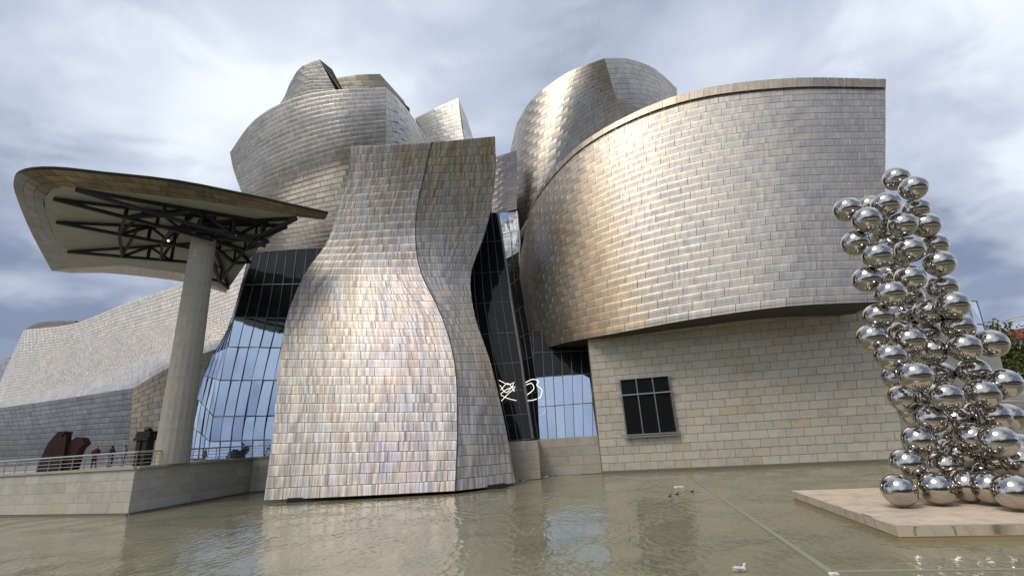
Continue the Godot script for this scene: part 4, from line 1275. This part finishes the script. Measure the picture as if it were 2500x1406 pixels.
func terrace_things() -> void:
	var y := 2.8
	# rust-red steel sculpture of three bent blocks
	var base := Vector3(-37.61, 3.08, -40.00)
	var o := thing("rust_sculpture", "rust-red steel sculpture of thick bent blocks behind the terrace railing", "sculpture", Vector3(base.x, y, -40))
	o.rotation.y = 0.25
	o.scale = Vector3(0.66, 0.95, 0.8)
	var s := st_new()
	slab_xy(s, [Vector2(-2.15, 0), Vector2(-2.0, 1.2), Vector2(-1.57, 2.4), Vector2(-0.8, 3.25), Vector2(0.0, 3.2), Vector2(-0.35, 2.85), Vector2(-0.1, 2.6), Vector2(-0.15, 0)], -0.7, 0.6)
	put(o, "bent_block", done(s), M.rust)
	s = st_new()
	slab_xy(s, [Vector2(-0.4, 0), Vector2(-0.3, 2.3), Vector2(0.35, 3.05), Vector2(0.53, 2.1), Vector2(0.56, 0)], 0.1, 1.0)
	put(o, "upright_block", done(s), M.rust)
	s = st_new()
	slab_xy(s, [Vector2(0.42, 0), Vector2(0.5, 2.0), Vector2(0.85, 2.45), Vector2(1.3, 2.7), Vector2(1.85, 2.6), Vector2(2.3, 2.1), Vector2(1.85, 1.75), Vector2(1.65, 1.2), Vector2(1.55, 0)], -0.5, 0.7)
	put(o, "bent_block", done(s), M.rust)
	# dark totem
	base = Vector3(-29.89, 2.93, -38.50)
	o = thing("dark_totem", "dark slotted totem with stacked crosswise slabs behind the railing near the column", "sculpture", Vector3(base.x, y, -38.5))
	s = st_new()
	abox(s, Vector3(-0.42, 0, -0.4), Vector3(-0.08, 1.9, 0.4))
	put(o, "post", done(s), M.bronze)
	s = st_new()
	abox(s, Vector3(0.08, 0, -0.4), Vector3(0.42, 1.9, 0.4))
	put(o, "post", done(s), M.bronze)
	for q in [[-0.62, 0.52, 1.9, 0.22], [-0.5, 0.66, 2.14, 0.2], [-0.45, 0.6, 2.36, 0.22]]:
		s = st_new()
		abox(s, Vector3(q[0], q[2], -0.5), Vector3(q[1], q[2] + q[3], 0.5))
		put(o, "cross_slab", done(s), M.bronze)
	s = st_new()
	tube(s, Vector3(-0.02, 2.58, -0.2), Vector3(0.02, 2.82, 0.1), 0.3, 0.2, 10)
	put(o, "cap", done(s), M.bronze)
	var p1 := Vector3(-35.47, 2.92, -40.50)
	var p2 := Vector3(-36.27, 2.94, -43.00)
	var p3 := Vector3(-35.91, 2.96, -44.00)
	person(Vector3(p1.x, y, -40.5), 0.6, "person in a dark red jacket at the terrace railing right of the rust sculpture", Color(0.12, 0.015, 0.02), Color(0.015, 0.015, 0.018), Color(0.12, 0.07, 0.05), 0)
	person(Vector3(p2.x, y, -43), 2.6, "person in black with arms raised to the face, middle of the three on the terrace", Color(0.015, 0.015, 0.018), Color(0.02, 0.02, 0.022), Color(0.015, 0.012, 0.01), 1)
	person(Vector3(p3.x, y, -44), -0.7, "person in a grey top and dark trousers left of the dark totem", Color(0.25, 0.25, 0.25), Color(0.02, 0.02, 0.025), Color(0.03, 0.022, 0.018), 0)

func slab_xy(s: SurfaceTool, ring: Array, z0: float, z1: float) -> void:
	var flat := PackedVector2Array(ring)
	var tri := Geometry2D.triangulate_polygon(flat)
	for k in range(0, tri.size(), 3):
		var a := flat[tri[k]]
		var b := flat[tri[k + 1]]
		var c := flat[tri[k + 2]]
		if (b - a).cross(c - a) > 0:
			var e := b
			b = c
			c = e
		for q in [a, b, c]:
			s.set_uv(q)
			s.add_vertex(Vector3(q.x, q.y, z1))
		for q in [a, c, b]:
			s.set_uv(q)
			s.add_vertex(Vector3(q.x, q.y, z0))
	for k in flat.size():
		var a := flat[k]
		var b := flat[(k + 1) % flat.size()]
		quad(s, Vector3(a.x, a.y, z0), Vector3(b.x, b.y, z0), Vector3(b.x, b.y, z1), Vector3(a.x, a.y, z1))

# ---------------------------------------------------------------- lines, birds and scraps on the pool
func pool_things() -> void:
	var a := Vector3(11.15, 0.006, -34.4)
	var b := Vector3(6.81, 0.006, -12.14)
	var c := Vector3(16.0, 0.006, -10.6)
	var o := struct_(bar(self, "pool_edge_line", a, b, 0.16, mat(Color(0.27, 0.27, 0.2), 0.7), 0.02))
	o = struct_(bar(self, "pool_cross_line", b + Vector3(0.05, 0, -0.05), c, 0.13, mat(Color(0.27, 0.27, 0.2), 0.7), 0.02))
	var birds := [[Vector3(7.13, 0.00, -25.22), "small dark duck swimming ahead of the other two near the floating sheet"], [Vector3(7.65, 0.00, -25.76), "small dark duck in the middle, just under the floating white sheet"], [Vector3(8.60, -0.00, -26.28), "small dark duck on its own beside the pale line in the pool"]]
	for q in birds:
		var t := thing("duck", q[1], "duck", q[0], "ducks on the pool")
		put(t, "body", body([[Vector3(-0.1, 0.04, 0), Vector3(0.1, 0.05, 0), 0.06, 0.075], [Vector3(0.1, 0.06, 0), Vector3(0.15, 0.2, 0), 0.035, 0.03], [Vector3(0.15, 0.22, 0), Vector3(0.17, 0.22, 0), 0.04, 0.04]], 0.02, 0.03), mat(Color(0.015, 0.015, 0.014), 0.6))
		t.scale = Vector3.ONE * 0.5
		put(t, "beak", body([[Vector3(0.2, 0.215, 0), Vector3(0.25, 0.21, 0), 0.014, 0.01]], 0.008, 0.01), mat(Color(0.2, 0.12, 0.03), 0.5))
	var gull := thing("gull", "white gull sitting on the water in front of the pale pool line", "gull", Vector3(4.98, 0.00, -12.62))
	put(gull, "body", body([[Vector3(-0.14, 0.06, 0), Vector3(0.1, 0.07, 0), 0.05, 0.08], [Vector3(0.1, 0.1, 0), Vector3(0.15, 0.2, 0), 0.045, 0.035], [Vector3(0.15, 0.22, 0), Vector3(0.17, 0.22, 0), 0.045, 0.04], [Vector3(-0.14, 0.07, 0), Vector3(-0.26, 0.09, 0), 0.04, 0.02]], 0.018, 0.03), mat(Color(0.72, 0.72, 0.7), 0.7))
	gull.scale = Vector3.ONE * 0.7
	for sz in [-1.0, 1.0]:
		put(gull, "wing", body([[Vector3(0.06, 0.1, 0.06 * sz), Vector3(-0.14, 0.13, 0.075 * sz), 0.04, 0.035], [Vector3(-0.14, 0.13, 0.075 * sz), Vector3(-0.27, 0.15, 0.02 * sz), 0.03, 0.012]], 0.018, 0.03), mat(Color(0.6, 0.61, 0.63), 0.7))
	put(gull, "beak", body([[Vector3(0.2, 0.215, 0), Vector3(0.26, 0.205, 0), 0.013, 0.008]], 0.007, 0.01), mat(Color(0.5, 0.3, 0.05), 0.5))
	var scraps := [[Vector3(8.63, 0.00, -28.54), 0.34, "flat white sheet floating on the pool before the stone wall"], [Vector3(6.78, -0.00, -12.02), 0.13, "small white scrap floating at the corner of the pool lines"]]
	for q in scraps:
		var s := st_new()
		var ring := []
		for k in 9:
			var t: float = TAU * k / 9.0
			var r: float = q[1] * (0.8 + 0.3 * sin(k * 2.3))
			ring.append(Vector3(cos(t) * r, 0, sin(t) * r * 0.7))
		slab(s, ring, 0.0, 0.03)
		tag(put(self, "floating_sheet", done(s), mat(Color(0.8, 0.8, 0.78), 0.6), q[0]), q[2], "litter")
	# neon drawing in the glass slot
	var n := thing("neon_drawing", "white neon line drawing glowing in the dark glass slot", "neon light")
	var path := func(pts: Array) -> void:
		var s := st_new()
		for k in 18:
			tube(s, line_at(pts, k / 18.0), line_at(pts, (k + 1) / 18.0), 0.026, 0.026, 6)
		put(n, "neon_tube", done(s), M.neon)
	path.call([Vector3(-1.61, 7.82, -40.20), Vector3(-0.87, 7.43, -40.20), Vector3(-0.31, 7.54, -40.20)])
	path.call([Vector3(-1.57, 7.41, -40.20), Vector3(-1.05, 6.76, -40.20), Vector3(-0.38, 7.40, -40.20)])
	path.call([Vector3(-1.52, 7.00, -40.20), Vector3(-0.86, 7.50, -40.20), Vector3(-0.35, 6.79, -40.20)])
	path.call([Vector3(-1.54, 6.66, -40.20), Vector3(-0.96, 7.03, -40.20), Vector3(-0.26, 7.19, -40.20)])
	path.call([Vector3(-1.50, 6.08, -40.20), Vector3(-0.92, 6.62, -40.20), Vector3(-0.30, 7.06, -40.20)])
	path.call([Vector3(-1.51, 6.59, -40.20), Vector3(-1.00, 6.29, -40.20), Vector3(-0.23, 6.04, -40.20)])
	path.call([Vector3(0.62, 7.42, -39.60), Vector3(1.22, 7.65, -39.60), Vector3(1.69, 7.48, -39.60), Vector3(1.53, 7.16, -39.60)])
	path.call([Vector3(0.64, 7.21, -39.60), Vector3(1.13, 7.32, -39.60), Vector3(1.26, 6.84, -39.60), Vector3(0.69, 6.41, -39.60)])
	path.call([Vector3(1.53, 7.16, -39.60), Vector3(1.94, 6.73, -39.60), Vector3(1.79, 6.21, -39.60), Vector3(1.58, 6.05, -39.60)])
	path.call([Vector3(0.69, 5.94, -39.60), Vector3(1.09, 5.95, -39.60), Vector3(1.47, 6.03, -39.60)])

# ---------------------------------------------------------------- behind the sculpture: bank, trees, house, crane
func tree(at: Vector3, h: float, r: float, label: String, tone: Color, seed_: int) -> void:
	rng.seed = seed_
	var o := thing("tree", label, "tree", at, "trees on the far bank")
	var s := st_new()
	tube(s, Vector3.ZERO, Vector3(0.1, h * 0.5, 0), 0.28, 0.16, 8)
	for k in 6:
		var d := Vector3(rng.randf_range(-1, 1), rng.randf_range(0.3, 1), rng.randf_range(-1, 1)).normalized()
		tube(s, Vector3(0.1, h * 0.42, 0), Vector3(0.1, h * 0.55, 0) + d * r * 0.8, 0.12, 0.03, 6)
	put(o, "trunk", done(s), mat(Color(0.06, 0.045, 0.03), 0.9))
	s = st_new()
	var clumps := []
	for k in 26:
		clumps.append(Vector3(rng.randfn() * 0.42, rng.randfn() * 0.36, rng.randfn() * 0.42))
	for k in 4200:
		var c: Vector3 = clumps[k % clumps.size()]
		var p := Vector3(0, h * 0.62, 0) + (c + Vector3(rng.randfn(), rng.randfn(), rng.randfn()) * 0.17) * r
		var f := rng.randf_range(0.7, 1.4)
		var yellow := 1.7 if (k % clumps.size()) % 7 == 0 else 1.0
		s.set_color(Color(tone.r * f * yellow, tone.g * f * (1.0 + (yellow - 1) * 0.4), tone.b * f))
		var a := Vector3(rng.randfn(), rng.randfn(), rng.randfn()).normalized() * 0.22
		var b := a.cross(Vector3(rng.randfn(), rng.randfn(), rng.randfn())).normalized() * 0.16
		quad(s, p - a, p + b, p + a, p - b)
	var lm := mat(Color.WHITE, 0.8)
	lm.vertex_color_use_as_albedo = true
	stuff(put(o, "crown", done(s), lm))

func beyond() -> void:
	var s := st_new()
	abox(s, Vector3(44, -0.5, -120), Vector3(140, 4.2, -44))
	struct_(put(self, "raised_bank", done(s), M.concrete))
	var ramp := thing("ramp_wall", "sloping pale concrete ramp wall at the right behind the mirror balls", "wall")
	s = st_new()
	var r0 := Vector3(41.50, 3.19, -43.00)
	var r1 := Vector3(49.14, 4.66, -43.00)
	quad(s, Vector3(r0.x, r0.y, -43), Vector3(r1.x, r1.y + 0.6, -43), Vector3(r1.x, 0, -43), Vector3(r0.x, 0, -43))
	quad(s, Vector3(r1.x, r1.y + 0.6, -43.5), Vector3(r0.x, r0.y, -43.5), Vector3(r0.x, 0, -43.5), Vector3(r1.x, 0, -43.5))
	quad(s, Vector3(r0.x, r0.y, -43.5), Vector3(r1.x, r1.y + 0.6, -43.5), Vector3(r1.x, r1.y + 0.6, -43), Vector3(r0.x, r0.y, -43))
	put(ramp, "wall_face", done(s), M.concrete)
	pipe(ramp, "handrail", [Vector3(41.76, 3.50, -42.60), Vector3(48.04, 3.11, -42.60)], 0.07, M.rail, 8)
	var t1 := Vector3(73.66, 6.53, -74.00)
	tree(Vector3(t1.x, 2.5, -74), 13.5, 5.0, "green and yellowish tree in front of the red-roofed house at the right edge", Color(0.075, 0.085, 0.012), 5)
	t1 = Vector3(74.90, 6.03, -70.00)
	tree(Vector3(t1.x, 2.5, -70), 11.0, 5.0, "darker green tree cut by the right edge of the picture", Color(0.05, 0.07, 0.012), 8)
	# red-roofed house
	var h0 := Vector3(119.54, 5.44, -120.00)
	var h1 := Vector3(124.78, 3.85, -104.00)
	var top := Vector3(124.11, 17.62, -120.00).y
	var ax := Vector3(h1.x - h0.x, 0, -104.0 + 120.0)
	var width := ax.length()
	ax = ax.normalized()
	var o := thing("red_roofed_house", "long pale house with red tiled roof at the right edge behind the trees", "house", Vector3(h0.x, 4.2, -120))
	o.rotation.y = atan2(-ax.z, ax.x)
	var hh := top - 4.2
	s = st_new()
	abox(s, Vector3(0, 0, -14), Vector3(width, hh, 0))
	put(o, "wall", done(s), mat(Color(0.5, 0.43, 0.36), 0.9, 0.0, tex_stone(Color.WHITE, 0.3, 131), 0.1))
	s = st_new()
	quad(s, Vector3(-0.6, hh + 3.2, -7), Vector3(width + 0.6, hh + 3.2, -7), Vector3(width + 0.6, hh + 0.1, 0.9), Vector3(-0.6, hh + 0.1, 0.9))
	quad(s, Vector3(width + 0.6, hh + 3.2, -7), Vector3(-0.6, hh + 3.2, -7), Vector3(-0.6, hh + 0.1, -15), Vector3(width + 0.6, hh + 0.1, -15))
	quad(s, Vector3(-0.6, hh + 0.1, 0.9), Vector3(width + 0.6, hh + 0.1, 0.9), Vector3(width + 0.6, hh - 0.2, 0.7), Vector3(-0.6, hh - 0.2, 0.7))
	put(o, "roof", done(s), mat(Color(0.2, 0.03, 0.025), 0.85))
	for r in 4:
		for k in 14:
			var p := Vector3(1.6 + k * 3.0, hh - 3.2 - r * 3.4, 0.0)
			if p.y < 0.4 or p.x > width - 1.5:
				continue
			s = st_new()
			abox(s, p + Vector3(-0.12, -0.12, 0.002), p + Vector3(1.32, 2.12, 0.12))
			var f := put(o, "window", done(s), mat(Color(0.62, 0.6, 0.56), 0.8))
			s = st_new()
			abox(s, p + Vector3(0.05, 0.05, 0.06), p + Vector3(1.15, 1.95, 0.14))
			put(f, "pane", done(s), M.glass_dark)
	# crane jib far behind
	var j0 := Vector3(197.43, 33.36, -200.00)
	var j1 := Vector3(225.67, 37.25, -190.00)
	var cr_ := thing("crane_jib", "thin red lattice crane jib far off against the sky at the right edge", "crane")
	var up := Vector3(0, 1.6, 0)
	pipe(cr_, "chord", [j0, j1], 0.1, mat(Color(0.42, 0.33, 0.33), 0.7), 5)  # distance haze is put into the pale colour of chords and lattice
	pipe(cr_, "chord", [j0 + up, j1 + up], 0.1, mat(Color(0.42, 0.33, 0.33), 0.7), 5)
	s = st_new()
	for k in 24:
		var a := j0.lerp(j1, k / 24.0)
		var b := j0.lerp(j1, (k + 1) / 24.0)
		tube(s, a, (a + b) * 0.5 + up, 0.05, 0.05, 4)
		tube(s, (a + b) * 0.5 + up, b, 0.05, 0.05, 4)
	put(cr_, "lattice", done(s), mat(Color(0.42, 0.33, 0.33), 0.7))
